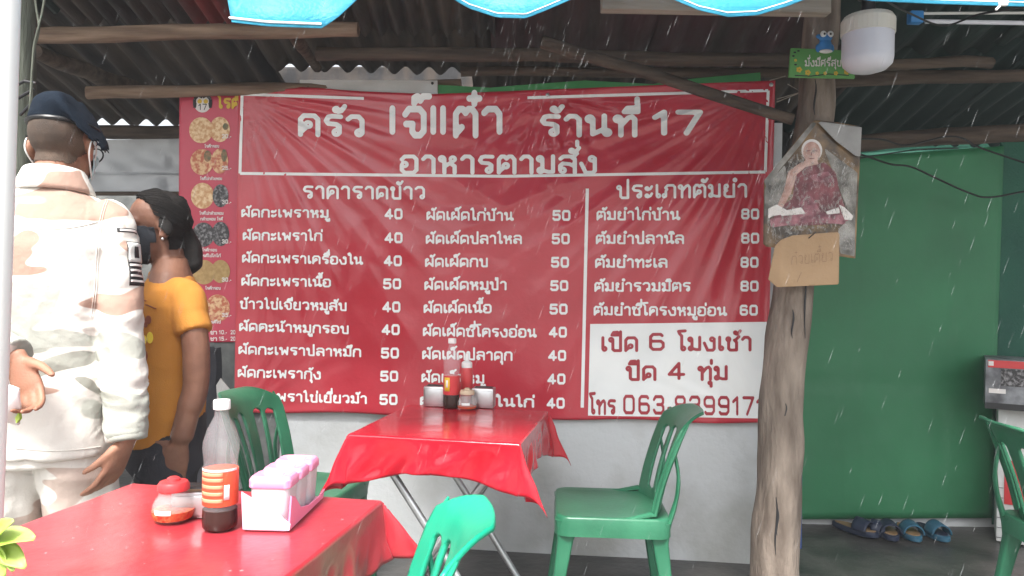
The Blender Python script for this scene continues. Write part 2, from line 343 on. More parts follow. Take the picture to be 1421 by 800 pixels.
# Thai stroke letters: x-height 1; 'o' = loop (x, y[, r]), rest are strokes
def S(*a): return list(a)
G = {
 'ก': (1.0, [S((.1,0),(.1,.52),(.22,.66),(.1,.78),(.28,.98),(.74,.98),(.9,.82),(.9,0))], []),
 'ข': (.92, [S((.3,.8),(.22,.6),(.22,.12),(.34,0),(.82,0),(.82,1))], [(.2,.84)]),
 'ช': (1.0, [S((.3,.8),(.22,.6),(.22,.12),(.34,0),(.82,0),(.82,.6),(.66,.76)), S((.72,.74),(1.0,1.04))], [(.2,.84)]),
 'ซ': (1.05, [S((.34,.8),(.22,.6),(.22,.12),(.34,0),(.86,0),(.86,.6),(.7,.76)), S((.76,.74),(1.05,1.04)), S((.3,.75),(.46,.92))], [(.18,.84)]),
 'ค': (1.02, [S((.1,0),(.1,.8),(.26,.98),(.76,.98),(.92,.8),(.92,0)), S((.36,.38),(.1,.12))], [(.46,.52)]),
 'ศ': (1.05, [S((.1,0),(.1,.8),(.26,.98),(.76,.98),(.92,.8),(.92,0)), S((.36,.38),(.1,.12)), S((.8,.95),(1.0,1.2))], [(.46,.52)]),
 'ด': (1.02, [S((.1,0),(.1,.8),(.26,.98),(.76,.98),(.92,.8),(.92,0)), S((.34,.22),(.1,.02))], [(.46,.33)]),
 'ต': (1.05, [S((.1,0),(.1,.8),(.24,.98),(.4,.98),(.52,.84),(.64,.98),(.8,.98),(.95,.8),(.95,0)), S((.36,.30),(.1,.05))], [(.48,.42)]),
 'ง': (.9, [S((.06,.55),(.3,0),(.7,0),(.8,.12),(.8,.86))], [(.64,.84)]),
 'จ': (1.0, [S((.1,.78),(.26,.98),(.72,.98),(.9,.8),(.9,.16),(.74,0),(.52,0),(.40,.14),(.42,.42),(.14,.42))], [(.28,.46)]),
 'ท': (1.0, [S((.3,.84),(.3,0)), S((.3,.5),(.62,.9),(.78,.96),(.9,.82),(.9,0))], [(.17,.84)]),
 'น': (1.05, [S((.3,.84),(.3,.06),(.72,.28)), S((.8,.14),(.8,1))], [(.17,.84),(.92,.14)]),
 'ม': (1.0, [S((.3,.84),(.3,.14),(.62,.05),(.88,.05),(.88,1))], [(.17,.84),(.2,.14)]),
 'บ': (1.0, [S((.3,.84),(.3,.1),(.42,0),(.88,0),(.88,1))], [(.17,.84)]),
 'ป': (1.0, [S((.3,.84),(.3,.1),(.42,0),(.88,0),(.88,1.45))], [(.17,.84)]),
 'ผ': (1.02, [S((.1,.84),(.1,.04),(.5,.46),(.9,.04),(.9,1))], [(.25,.84)]),
 'พ': (1.12, [S((.3,.84),(.36,.04),(.65,.62),(.92,.04),(1.0,1))], [(.18,.84)]),
 'ภ': (1.08, [S((.26,.1),(.26,.52),(.36,.66),(.22,.78),(.4,.98),(.84,.98),(.98,.82),(.98,0))], [(.14,.14)]),
 'ย': (.98, [S((.14,.78),(.14,.62),(.32,.5),(.14,.42),(.14,.12),(.28,0),(.86,0),(.86,1))], [(.26,.84)]),
 'ร': (.88, [S((.74,.14),(.74,.46),(.6,.56),(.22,.6),(.12,.74),(.22,.94),(.4,.98),(.8,.96))], [(.6,.15)]),
 'ล': (1.0, [S((.12,.84),(.28,.98),(.74,.98),(.9,.82),(.9,0)), S((.1,.16),(.1,.42),(.24,.56),(.62,.52),(.9,.38))], [(.24,.15)]),
 'ส': (1.02, [S((.12,.84),(.28,.98),(.74,.98),(.9,.82),(.9,0)), S((.1,.16),(.1,.42),(.24,.56),(.62,.52),(.9,.38)), S((.76,.9),(1.02,1.16))], [(.24,.15)]),
 'ว': (.88, [S((.76,.14),(.76,.8),(.6,.98),(.26,.98),(.1,.84))], [(.62,.15)]),
 'ห': (1.0, [S((.3,.84),(.3,0)), S((.3,.36),(.72,.66)), S((.7,.5),(.86,.4),(.86,0))], [(.17,.84),(.76,.82)]),
 'อ': (1.0, [S((.1,.8),(.26,.98),(.74,.98),(.9,.8),(.9,.16),(.74,0),(.26,0),(.1,.16),(.1,.46))], [(.25,.5)]),
 'ะ': (.66, [S((.24,.62),(.46,.72),(.56,.9)), S((.24,.04),(.46,.14),(.56,.32))], [(.17,.74,.11),(.17,.15,.11)]),
 'า': (.78, [S((.1,.82),(.24,.98),(.5,.98),(.66,.82),(.66,0))], []),
 'ำ': (.78, [S((.1,.82),(.24,.98),(.5,.98),(.66,.82),(.66,0))], [(-.2,1.36,.11)]),
 'เ': (.42, [S((.14,.14),(.14,1))], [(.26,.14)]),
 'แ': (.84, [S((.14,.14),(.14,1)), S((.56,.14),(.56,1))], [(.26,.14),(.68,.14)]),
 'โ': (.6, [S((.3,.14),(.3,1.1),(.14,1.28),(.06,1.46),(.56,1.5))], [(.42,.14)]),
 'ไ': (.58, [S((.3,.14),(.3,1.15),(.2,1.5),(.04,1.34))], [(.42,.14)]),
 'ใ': (.62, [S((.36,.14),(.36,1.28),(.2,1.5),(.06,1.4))], [(.48,.14),(.16,1.3,.09)]),
 '0': (1.0, [S((.2,0.06),(.08,.2),(.08,.8),(.2,.94),(.68,.94),(.8,.8),(.8,.2),(.68,.06),(.2,.06))], []),
 '1': (.62, [S((.05,.72),(.36,.94),(.36,0.06))], []),
 '2': (.95, [S((.08,.75),(.2,.94),(.68,.94),(.8,.8),(.8,.6),(.1,.06),(.82,.06))], []),
 '3': (.95, [S((.08,.78),(.2,.94),(.66,.94),(.78,.82),(.78,.62),(.66,.52),(.34,.52)), S((.66,.52),(.8,.4),(.8,.2),(.68,.06),(.2,.06),(.08,.22))], []),
 '4': (1.0, [S((.62,.06),(.62,.94),(.08,.3),(.88,.3))], []),
 '5': (.95, [S((.78,.94),(.14,.94),(.1,.54),(.66,.58),(.8,.44),(.8,.2),(.66,.06),(.2,.06),(.08,.18))], []),
 '6': (.95, [S((.74,.86),(.66,.94),(.22,.94),(.08,.8),(.08,.2),(.22,.06),(.66,.06),(.8,.2),(.8,.42),(.66,.54),(.1,.54))], []),
 '7': (.9, [S((.06,.94),(.8,.94),(.34,.06))], []),
 '8': (.95, [S((.2,.52),(.1,.64),(.1,.82),(.22,.94),(.66,.94),(.78,.82),(.78,.64),(.66,.52),(.2,.52),(.08,.4),(.08,.2),(.2,.06),(.68,.06),(.8,.2),(.8,.4),(.66,.52))], []),
 '9': (.95, [S((.14,.14),(.22,.06),(.66,.06),(.8,.2),(.8,.8),(.66,.94),(.22,.94),(.08,.8),(.08,.58),(.22,.46),(.78,.46))], []),
 '-': (.6, [S((.1,.45),(.45,.45))], []), '.': (.3, [S((.12,.05),(.14,.05))], []), '+': (.8, [S((.1,.45),(.6,.45)), S((.35,.2),(.35,.7))], []),
 ' ': (.5, [], []),
}
UPV = {'ั': ([S((.0,1.22),(.14,1.26),(.3,1.5))], [(-.1,1.32,.1)]), 'ิ': ([S((-.32,1.2),(-.2,1.4),(.1,1.42),(.22,1.2),(-.32,1.2))], []),
 'ี': ([S((-.36,1.2),(-.22,1.4),(.1,1.42),(.22,1.2),(-.36,1.2)), S((.22,1.2),(.22,1.6))], []), 'ึ': ([S((-.36,1.2),(-.22,1.4),(.06,1.42),(.18,1.2),(-.36,1.2))], [(.18,1.45,.09)]),
 'ื': ([S((-.4,1.2),(-.26,1.4),(.06,1.42),(.2,1.2),(-.4,1.2)), S((.22,1.2),(.22,1.6)), S((.02,1.4),(.02,1.6))], []),
 '็': ([S((-.28,1.2),(-.3,1.4),(-.1,1.48),(.12,1.44),(.3,1.62))], [(-.04,1.26,.09)])}
TONE = {'่': ([S((.14,1.24),(.14,1.48))], []), '้': ([S((-.02,1.22),(.1,1.24),(.26,1.48))], [(-.1,1.34,.09)]),
 '๊': ([S((-.34,1.2),(-.34,1.4),(-.2,1.46),(-.08,1.3),(.04,1.46),(.3,1.46))], []), '๋': ([S((-.2,1.38),(.24,1.38)), S((.02,1.18),(.02,1.58))], [])}
LOW = {'ุ': ([S((.14,-.24),(.14,-.52))], [(.05,-.26,.09)]), 'ู': ([S((.0,-.26),(.0,-.5),(.26,-.5),(.26,-.2))], [(-.08,-.26,.09)])}
_gc = {}
def glyph(strokes, loops, hw, noloop=False, key=None):
    if key in _gc: return _gc[key]
    pts = [p for s in strokes for p in s] + [(l[0], l[1]) for l in loops]
    x0 = min(p[0] for p in pts) - .4; x1 = max(p[0] for p in pts) + .4; y0 = min(p[1] for p in pts) - .4; y1 = max(p[1] for p in pts) + .4
    def f(X, Y):
        d = np.full(X.shape, 9.0)
        for s in strokes:
            for a, b in zip(s, s[1:]): d = np.minimum(d, seg_d(X, Y, a, b) - hw)
        if not noloop:
            for l in loops:
                r = l[2] if len(l) > 2 else .135
                d = np.minimum(d, np.abs(np.hypot(X - l[0], Y - l[1]) - r) - hw * .8)
        return d
    _gc[key] = ms(f, x0, x1, y0, y1, .052); return _gc[key]
def text(s, x0, x1, yb0, yb1, xh, hw=.105, noloop=False, dig=1.32, acc=None):
    """lays s out between x0 and x1 (y grows downwards, as on the print), baseline from yb0 to yb1"""
    items = []; cx = 0; last = ''; hadup = False
    for c in s:
        if c in UPV: items.append((c, UPV[c], cx - (.62 if last == 'ป' else .36), 0, 1)); hadup = True; continue
        if c in TONE: items.append((c, TONE[c], cx - (.34 if not hadup else .3) - (.28 if last == 'ป' else 0), .4 if hadup else 0, 1)); continue
        if c in LOW: items.append((c, LOW[c], cx - .36, 0, 1)); continue
        g = G[c]; hadup = False; last = c; k = dig if c.isdigit() else 1
        if c != ' ': items.append((c, (g[1], g[2]), cx, 0, k))
        cx += (g[0] + .17) * (k if c.isdigit() else 1)
    cx -= .17
    sx = (x1 - x0) / cx
    for c, (st, lo), ox, oy, k in items:
        V_, F_ = glyph(st, lo, hw / k, noloop, (c, round(hw / k, 4), noloop))
        if not len(V_): continue
        px = x0 + (V_[:, 0] * k + ox) * sx; t = (px - x0) / max(x1 - x0, 1e-6)
        py = yb0 + (yb1 - yb0) * t - (V_[:, 1] * k + oy) * xh
        n = acc['n']; acc['V'].append(np.stack([px, py], 1)); acc['F'] += [[q + n for q in f] for f in F_]; acc['n'] += len(V_)
def acc0(): return {'V': [], 'F': [], 'n': 0}
def add2(acc, V_, F_):
    n = acc['n']; acc['V'].append(np.asarray(V_, float)); acc['F'] += [[q + n for q in f] for f in F_]; acc['n'] += len(V_)
def poly2(acc, P, h=6):
    xs = [p[0] for p in P]; ys = [p[1] for p in P]
    add2(acc, *ms(lambda X, Y: poly_d(X, Y, P), min(xs) - h, max(xs) + h, min(ys) - h, max(ys) + h, h))
def ell2(acc, cx, cy, rx, ry, h=None):
    h = h or min(rx, ry) / 5
    add2(acc, *ms(lambda X, Y: ell_d(X, Y, cx, cy, rx, ry), cx - rx - h * 2, cx + rx + h * 2, cy - ry - h * 2, cy + ry + h * 2, h))
def line2(acc, pts, w, h=None):
    h = h or w * .45
    xs = [p[0] for p in pts]; ys = [p[1] for p in pts]
    def f(X, Y):
        d = np.full(X.shape, 1e9)
        for a, b in zip(pts, pts[1:]): d = np.minimum(d, seg_d(X, Y, a, b))
        return d - w / 2
    # strips as quads, cut into short pieces so that they follow the folds
    V_ = []; F_ = []
    for a, b in zip(pts, pts[1:]):
        L_ = math.hypot(b[0] - a[0], b[1] - a[1]); n = max(1, int(L_ / 6)); tx, ty = (b[0] - a[0]) / L_, (b[1] - a[1]) / L_; k0 = len(V_)
        for i in range(n + 1):
            x = a[0] + (b[0] - a[0]) * i / n; y = a[1] + (b[1] - a[1]) * i / n
            V_ += [(x - ty * w / 2, y + tx * w / 2), (x + ty * w / 2, y - tx * w / 2)]
        for i in range(n): F_.append([k0 + 2 * i, k0 + 2 * i + 1, k0 + 2 * i + 3, k0 + 2 * i + 2])
    add2(acc, V_, F_)
def fin(acc): return np.concatenate(acc['V']), acc['F']

# ------------------------------------------------------------------ setting: ground and floor
bm = nb(); box(bm, (0, 0, -.05), (600, 600, .1)); tag(obj('ground', bm, M['ground'], smooth=False), kind='structure')
bm = nb(); sheet(bm, 30, 20, lambda u, v: Vector((-3.2 + 7.7 * u, 2.15 + 3.6 * v, .012 + .006 * noise.noise((u * 9, v * 7, 0)))))
tag(solid(obj('floor', bm, M['floor']), .008), kind='structure')

# ------------------------------------------------------------------ shop wall with rough cement column
def wpt(x, off, z): return Vector((x, WY + WK * x - off, z))
t = thing('shop_wall', 'grey white painted cement wall standing behind the red menu banner', 'wall', (-.2, WY + .1, 0))
bm = nb(); x0, x1 = onW(388, 620).x, onW(1078, 620).x
slab(bm, [wpt(x0, 0, .0), wpt(x1, 0, .0), wpt(x1, 0, 2.02), wpt(x0, 0, 2.02)], Vector((0, .12, 0)))
obj('wall', bm, M['wall'], t, smooth=False, world=True)
bm = nb(); xa = onW(322, 620).x
rs = []
for k in range(13):
    z = 2.02 * k / 12; j = [noise.noise((k * 1.7, q * 3.1, 1)) * .012 for q in range(4)]
    rs.append([wpt(xa + j[0], -.0 + j[1], z), wpt(x0 - .003, .012 + j[2], z), wpt(x0 - .003, -.12, z), wpt(xa, -.12, z)])
rings(bm, rs); obj('column', bm, M['cement'], t, smooth=False, world=True)

# banner ----------------------------------------------------------------
def disp(P):
    x, y = P[:, 0], P[:, 1]; d = np.zeros_like(x)
    for cx, cy, n1, sp, A in ((332, 128, 34, 340, .0095), (1078, 112, 40, 450, .0105), (1062, 590, 26, 190, .005), (326, 575, 24, 180, .004), (760, 131, 18, 120, .009)):
        dx, dy = x - cx, y - cy; r = np.hypot(dx, dy); th = np.arctan2(dy, dx)
        wv = np.abs(np.sin(n1 * .5 * th + .6 * np.sin(r / 90))) ** .7 + .6 * np.abs(np.sin(n1 * .83 * th + 1 + .5 * np.sin(r / 60)))
        d += A * (1 - wv) * np.exp(-(r / sp) ** 2) * np.clip(r / 50, 0, 1)
    q = x * .8 + y * .6
    d += .004 * np.sin(x / 85 + 1.1 * np.sin(y / 70)) + .003 * np.sin(y / 31 + 1.4 * np.sin(x / 95)) * np.sin(x / 130)
    d += .0028 * np.abs(np.sin((y - .16 * x) / 21 + .9 * np.sin(x / 47))) * (.5 + .5 * np.sin(x / 150 + y / 80))
    d += .0012 * np.sin(q / 9 + 2 * np.sin(x / 40)) * (.5 + .5 * np.sin(y / 60 - x / 110))
    return d
def on_banner(P, lift): return onW_np(P, .035 + disp(P) + lift)
def edge(u, pts):
    return np.interp(u, [p[0] for p in pts], [p[1] for p in pts])
TOPE = [(325, 119), (420, 121), (500, 127), (600, 131), (700, 127), (900, 119), (1076, 112)]
nx, ny = 200, 120; P = []
for j in range(ny + 1):
    v = j / ny; xl, xr = 331 - 6 * v, 1076 - 12 * v
    for i in range(nx + 1):
        u = i / nx; x = xl + (xr - xl) * u; yt = float(edge(x, TOPE)) ; yb = 571 + 17 * u + 1.5 * math.sin(u * 23)
        P.append((x, yt + (yb - yt) * v))
P = np.array(P, float)
FQ = [[j * (nx + 1) + i, j * (nx + 1) + i + 1, (j + 1) * (nx + 1) + i + 1, (j + 1) * (nx + 1) + i] for j in range(ny) for i in range(nx)]
ban = thing('menu_banner', 'large creased red vinyl menu banner with white Thai dishes and prices', 'banner', onW(700, 585, .035))
solid(obj('vinyl_sheet', (on_banner(P, 0), FQ), M['vinyl'], ban, world=True, sharp=80), .0012, 1)
A = acc0()
for l in ([(505, 137), (336, 131), (333, 241), (700, 245), (1062, 239), (1066, 126), (732, 136)],): line2(A, l, 4)
line2(A, [(815, 262), (808, 566)], 4.5)
V_, F_ = fin(A); obj('printed_frame', (on_banner(V_, .0022), F_), M['vinyl_white'], ban, world=True)
A = acc0(); PW = [(819, 450), (1064, 447), (1053, 581), (816, 577)]
V_ = []; n1, n2 = 60, 34
for j in range(n2 + 1):
    for i in range(n1 + 1):
        u, v = i / n1, j / n2; a, b, c, d_ = PW
        V_.append([(a[k] * (1 - u) + b[k] * u) * (1 - v) + (d_[k] * (1 - u) + c[k] * u) * v for k in (0, 1)])
add2(A, V_, [[j * (n1 + 1) + i, j * (n1 + 1) + i + 1, (j + 1) * (n1 + 1) + i + 1, (j + 1) * (n1 + 1) + i] for j in range(n2) for i in range(n1)])
V_, F_ = fin(A); obj('white_panel', (on_banner(V_, .0022), F_), M['vinyl_white'], ban, world=True)
def bline(name, lift, m, *args, **kw):
    A = acc0(); text(*args, acc=A, **kw); V_, F_ = fin(A); obj(name, (on_banner(V_, lift), F_), m, ban, world=True)
WI = M['vinyl_white']
bline('heading_line', .0026, WI, 'ครัว', 414, 506, 187, 189, 27, .12); bline('heading_line', .0026, WI, 'เจ๊แต๋ว', 540, 697, 188, 188, 37, .125, noloop=True)
bline('heading_line', .0026, WI, 'ร้านที่', 749, 884, 188, 188, 27, .12); bline('heading_line', .0026, WI, '17', 907, 977, 187, 187, 25, .14)
bline('heading_line', .0026, WI, 'อาหารตามสั่ง', 555, 828, 240, 240, 23, .115)
bline('heading_line', .0026, WI, 'ราคาราดข้าว', 420, 590, 275, 276, 16); bline('heading_line', .0026, WI, 'ประเภทต้มยำ', 856, 1037, 275, 273, 17)
c1 = [('ผัดกะเพราหมู', 335, 456, 301, 302, 40, 534, 304), ('ผัดกะเพราไก่', 337, 447, 333, 334, 40, 534, 337), ('ผัดกะเพราเครื่องใน', 336, 503, 364, 367, 40, 533, 369),
      ('ผัดกะเพราเนื้อ', 335, 459, 396, 398, 50, 532, 401), ('ข้าวไข่เจียวหมูสับ', 333, 481, 428, 431, 40, 531, 433), ('ผัดคะน้าหมูกรอบ', 332, 484, 459, 463, 40, 530, 464.5),
      ('ผัดกะเพราปลาหมึก', 331, 501, 491, 495, 50, 529, 497), ('ผัดกะเพรากุ้ง', 330, 445, 523, 526, 50, 528, 529), ('ผัดกะเพราไข่เยี่ยวม้า', 328, 509, 555, 560, 50, 527, 561.5)]
c2 = [('ผัดเผ็ดไก่บ้าน', 592, 712, 305, 306, 50, 767, 306), ('ผัดเผ็ดปลาไหล', 591, 724, 338, 338, 50, 766, 338.5), ('ผัดเผ็ดกบ', 590, 677, 370, 370, 50, 765, 371),
      ('ผัดเผ็ดหมูป่า', 589, 703, 402, 402, 50, 764, 403.5), ('ผัดเผ็ดเนื้อ', 588, 682, 434, 434, 50, 763, 436), ('ผัดเผ็ดซี่โครงอ่อน', 587, 744, 466, 468, 40, 762, 468),
      ('ผัดเผ็ดปลาดุก', 586, 711, 498, 500, 40, 761, 500.5), ('ผัดเผ็ดหมู', 585, 672, 530, 532, 40, 760, 533), ('ผัดเครื่องในไก่', 583, 741, 562, 565, 40, 759, 566.5)]
c3 = [('ต้มยำไก่บ้าน', 828, 943, 305, 305, 80, 1029, 304), ('ต้มยำปลานิล', 827, 949, 338, 338, 80, 1029, 337.5), ('ต้มยำทะเล', 826, 926, 371, 371, 80, 1028, 371),
      ('ต้มยำรวมมิตร', 825, 958, 404, 404, 80, 1028, 404), ('ต้มยำซี่โครงหมูอ่อน', 824, 1008, 437, 438, 60, 1027, 437.5)]
for rows, xh in ((c1, 10), (c2, 10.8), (c3, 11.2)):
    for s, a, b, y0, y1, pr, pxx, py in rows:
        bline('dish_line', .0026, WI, s, a, b, y0, y1, xh, .118); bline('price_number', .0026, WI, str(pr), pxx, pxx + 26, py, py, 10.2, .165)
RI = M['vinyl_ink']
bline('opening_line', .0042, RI, 'เปิด 6 โมงเช้า', 834, 1043, 487, 486, 18, .115); bline('opening_line', .0042, RI, 'ปิด 4 ทุ่ม', 869, 1010, 527, 527, 18, .115)
bline('phone_line', .0042, RI, 'โทร 063-8399171', 818, 1062, 574, 577, 18.5, .12, dig=1.4)
for px, py in ((338, 125), (760, 132), (1070, 118), (1058, 584), (332, 568)):
    bm = nb(); c = on_banner(np.array([[px, py]], float), .004)[0]
    bmesh.ops.create_circle(bm, segments=14, radius=.009, matrix=Matrix.Translation(c) @ Matrix.Rotation(R(90), 4, 'X'), cap_ends=True)
    e = solid(obj('eyelet', bm, M['steel'], ban, world=True), .003)

# roti banner -------------------------------------------------------------
rb = thing('snack_banner', 'narrow pink red vinyl banner with round snack photos and yellow heading', 'banner', onW(290, 476, .02))
def on_roti(P, lift):
    x, y = P[:, 0], P[:, 1]
    return onW_np(P, .012 + .003 * np.sin(y / 38 + np.sin(x / 20)) + .002 * np.sin(x / 11 + y / 60) + lift)
V_ = []; n1, n2 = 24, 90
for j in range(n2 + 1):
    for i in range(n1 + 1):
        u, v = i / n1, j / n2; V_.append((249 - 2 * v + (91 - 10 * v) * u, 121 - 4 * u + (355 + 3 * u) * v))
solid(obj('vinyl_sheet', (on_roti(np.array(V_), 0), [[j * (n1 + 1) + i, j * (n1 + 1) + i + 1, (j + 1) * (n1 + 1) + i + 1, (j + 1) * (n1 + 1) + i] for j in range(n2) for i in range(n1)]), M['pinkvinyl'], rb, world=True), .0012, 1)
def roti_part(name, m, fn, lift):
    A = acc0(); fn(A); V_, F_ = fin(A); return obj(name, (on_roti(V_, lift), F_), m, rb, world=True)
def foods(cs):
    def f(A):
        for cx, cy, rx, ry in cs: ell2(A, cx, cy, rx, ry, 2.5)
    return f
roti_part('food_photo', M['food1'], foods([(279, 181, 16.5, 18), ]), .0020); roti_part('food_photo', M['food1'], foods([(305, 180, 14, 17.5)]), .0024)
roti_part('food_photo', M['food2'], foods([(280, 225, 16, 18)]), .0020); roti_part('food_photo', M['food2'], foods([(305, 224, 11.5, 17.5)]), .0024)
roti_part('food_photo', M['food1'], foods([(281, 272, 16, 18)]), .0020); roti_part('food_photo', M['food3'], foods([(306, 272, 11, 16)]), .0024)
roti_part('food_photo', M['food3'], foods([(282, 326, 15.5, 17)]), .0020); roti_part('food_photo', M['food3'], foods([(306, 325, 12, 17)]), .0024)
roti_part('food_photo', M['food4'], foods([(283, 378, 16, 17)]), .0020); roti_part('food_photo', M['food4'], foods([(306, 377, 13, 16)]), .0024)
roti_part('food_photo', M['food2'], foods([(302, 428, 17, 19)]), .0020)
roti_part('garnish_print', M['greenfood'], foods([(288, 217, 5, 8), (311, 216, 4, 9), (313, 176, 4, 5)]), .0032)
roti_part('emblem', M['whiteink'], foods([(281, 142, 12.5, 14.5)]), .002)
def hairf(A):
    line2(A, [(270, 147), (270, 138), (275, 132), (281, 135), (287, 132), (292, 138), (292, 147)], 4.5); line2(A, [(271, 143), (270, 150)], 4); line2(A, [(291, 143), (292, 150)], 4)
    text('17', 275.5, 287.5, 153, 153, 6.5, .1, acc=A)
roti_part('emblem_drawing', M['inkblack'], hairf, .003)
roti_part('emblem_spots', M['yellowink'], foods([(277, 141, 3.4, 3.2), (285.5, 141, 3.4, 3.2)]), .0036)
roti_part('yellow_lettering', M['yellowink'], lambda A: text('โรตี', 302, 333, 150, 150, 12.5, .14, acc=A), .003)
def caps(A):
    for s, a, b, y in (('โรตีกรอบ', 284, 304, 205), ('โรตีไข่กล้วยหอม', 278, 308, 250), ('โรตีไข่กล้วยหอม', 277, 310, 298), ('กล้วยหอม โรตี', 278, 309, 306), ('โรตีกรอบ', 281, 301, 349), ('โรตีไข่โกโก้', 279, 306, 357), ('โรตีกรอบ', 285, 306, 402), ('โรตีไข่', 290, 306, 449)):
        text(s, a, b, y, y, 3.0, .13, acc=A)
    for s, a, b, y in (('20.-', 308, 321, 192), ('25.-', 308, 321, 236), ('30.-', 308, 321, 283), ('30.-', 308, 321, 338), ('30.-', 308, 321, 391), ('35.-', 308, 321, 440), ('10.-', 304, 315, 464), ('15.-', 304, 315, 473), ('20', 320, 327, 464), ('20', 320, 327, 473), ('ชา', 292, 301, 464), ('ชา', 292, 301, 473)):
        text(s, a, b, y, y, 4.0, .14, acc=A)
roti_part('white_lettering', M['whiteink'], caps, .0040)

# white board and green vinyl strip above the banner ------------------------
bm = nb(); slab(bm, [onW(416, 111, .02), onW(607, 112, .02), onW(607, 138, .02), onW(416, 138, .02)], Vector((0, .012, 0)))
sg = tag(obj('plastic_board', bm, M['whitesign'], smooth=False), 'blank white plastic board sticking out above the red menu banner', 'board')
for px, py in ((428, 121), (600, 116)):
    bm = nb(); lathe(bm, [(.0, 0), (.007, .001), (.006, .006), (0, .008)], (0, 0, 0), 10); bm.transform(Matrix.Translation(onW(px, py, .021)) @ Matrix.Rotation(R(90), 4, 'X')); obj('screw', bm, M['black'], sg)
gp = [(608, 118), (680, 122), (740, 117), (812, 112), (905, 117), (965, 109), (1055, 101), (1056, 116), (1056, 140), (608, 145)]
bm = nb(); slab(bm, [onW(x, y, .012) for x, y in gp], Vector((0, .004, 0)))
tag(obj('vinyl_strip', bm, M['greenstrip'], smooth=False), 'strip of green vinyl showing above the right half of the menu banner', 'banner')

# ------------------------------------------------------------------ roof
def roof_z(Y): return 3.2725 - .2375 * Y
t = thing('corrugated_roof', 'low corrugated roof with dark and red stained sheets over the stall', 'roof', (0, 3.4, 2.3))
def rsheet(x0, x1, y0, y1, dz, m, pitch=.075, amp=.021):
    bm = nb(); nxx = max(8, int((x1 - x0) / pitch * 8))
    sheet(bm, nxx, 8, lambda u, v: Vector((x0 + (x1 - x0) * u, y0 + (y1 - y0) * v, roof_z(y0 + (y1 - y0) * v) + dz + amp * math.sin(2 * math.pi * (x0 + (x1 - x0) * u) / pitch) + .012 * noise.noise((x0 * 3 + u * 2, v * 2, dz)))))
    o = obj('roof_sheet', bm, m, t, world=True, sharp=180); solid(o, .006); return o
rs_ = random.Random(3)
for k, (a, b, ye, m) in enumerate([(-3.6, -2.0, 3.30, 'roofgreen'), (-2.02, -1.55, 3.36, 'roof'), (-1.57, -.85, 3.40, 'roofred'), (-.87, -.1, 3.42, 'roof'), (-.12, .65, 3.62, 'roofmaroon'), (.63, 1.35, 3.66, 'roofmaroon'), (1.33, 2.2, 3.5, 'roofgreen'), (2.18, 4.6, 3.4, 'roofgreen')]):
    rsheet(a, b, 1.25 if a > 1.3 else 2.12, ye, -.035 - .012 * (k % 2), M[m], .075 if k < 4 else .15)  # right-hand sheets reach further forward, out of view, to shade the right bay
for k, (a, b, ye, m) in enumerate([(-3.6, -2.3, 4.5, 'roof'), (-2.33, -1.25, 4.55, 'roof'), (-1.28, -.2, 3.86, 'roof'), (-.23, .85, 4.2, 'roof'), (.82, 1.75, 4.3, 'roof'), (1.2, 2.5, 4.62, 'roofgreen'), (2.47, 3.6, 4.62, 'roofgreen'), (3.57, 4.6, 4.6, 'roofgreen')]):
    rsheet(a, b, 3.12, ye, .014 + .014 * (k % 2), M[m], .12)
def log(name, label, a, b, Ya, Yb, r0, r1, m, wob=.25, cat='beam', n=14):
    A_, B_ = atY(*a, Ya), atY(*b, Yb); d = B_ - A_
    bm = nb(); pts = []; rad = []
    for i in range(n + 1):
        q = i / n; pts.append(A_ + d * q + Vector((0, .01 * noise.noise((q * 4, a[1], 3)), .012 * noise.noise((q * 3, a[0], a[1] * .1))))); rad.append(r0 + (r1 - r0) * q)
    tube(bm, pts, rad, 14, wob=wob); tag(obj(name, bm, m), label, cat); return
log('roof_log', 'pale peeled log under the roof at upper left', (46, 50), (497, 41), 3.15, 3.15, .033, .03, M['log'])
log('roof_log', 'brown log just behind the soldier beret, ending at the menu banner', (122, 130), (640, 118), 3.62, 3.58, .03, .027, M['log'])
log('roof_log', 'long dim log running above the middle of the menu banner', (440, 74), (1135, 82), 3.3, 3.3, .030, .028, M['logdark'])
log('roof_log', 'thin log under the roof ends right above the green strip', (640, 100), (1120, 101), 3.46, 3.4, .022, .022, M['logdark'])
log('roof_log', 'short sawn log right of the lamp, upper of two', (1105, 90), (1376, 88), 3.5, 3.5, .026, .026, M['logdark'])
log('roof_log', 'long log right of the lamp, lower of two', (1100, 113), (1460, 103), 3.7, 3.7, .034, .03, M['logdark'])
log('roof_log', 'grey log along the top of the green sheet', (1110, 203), (1460, 183), 4.0, 3.95, .042, .046, M['logdark'])
log('roof_log', 'log under the low roof edge above the grey tarpaulin', (30, 186), (330, 184), 4.4, 4.4, .04, .04, M['logdark'])
log('rafter', 'dark slanting rafter with a knot at upper left', (50, 72), (185, 126), 3.35, 4.0, .03, .05, M['logdark'])
log('rafter', 'short stub rafter between two logs above the white board', (405, 45), (440, 95), 3.2, 3.7, .03, .022, M['logdark'])
log('slanting_pole', 'dark brown pole slanting across the top right of the menu banner', (752, 58), (1100, 166), 3.02, 2.97, .026, .022, M['logdark'], .12)
bm = nb(); A_, B_ = atY(834, 8, 2.7), atY(1150, 6, 2.7); box(bm, (A_ + B_) / 2, ((B_ - A_).length, .05, .062), bev=.004)
tag(obj('roof_board', bm, M['board'], smooth=False), 'pale weathered board behind the blue tarp edge', 'beam')
# stray twigs and string on the banner corner
bm = nb()
for pts in ([(1093, 117), (1112, 128), (1078, 138)], [(1112, 128), (1078, 142)], [(1068, 112), (1090, 106)]):
    tube(bm, [atY(x, y, 3.2) for x, y in pts], .0022, 6)
tag(obj('tie_string', bm, M['board']), 'frayed white string tying the banner corner to the trunk post', 'string')

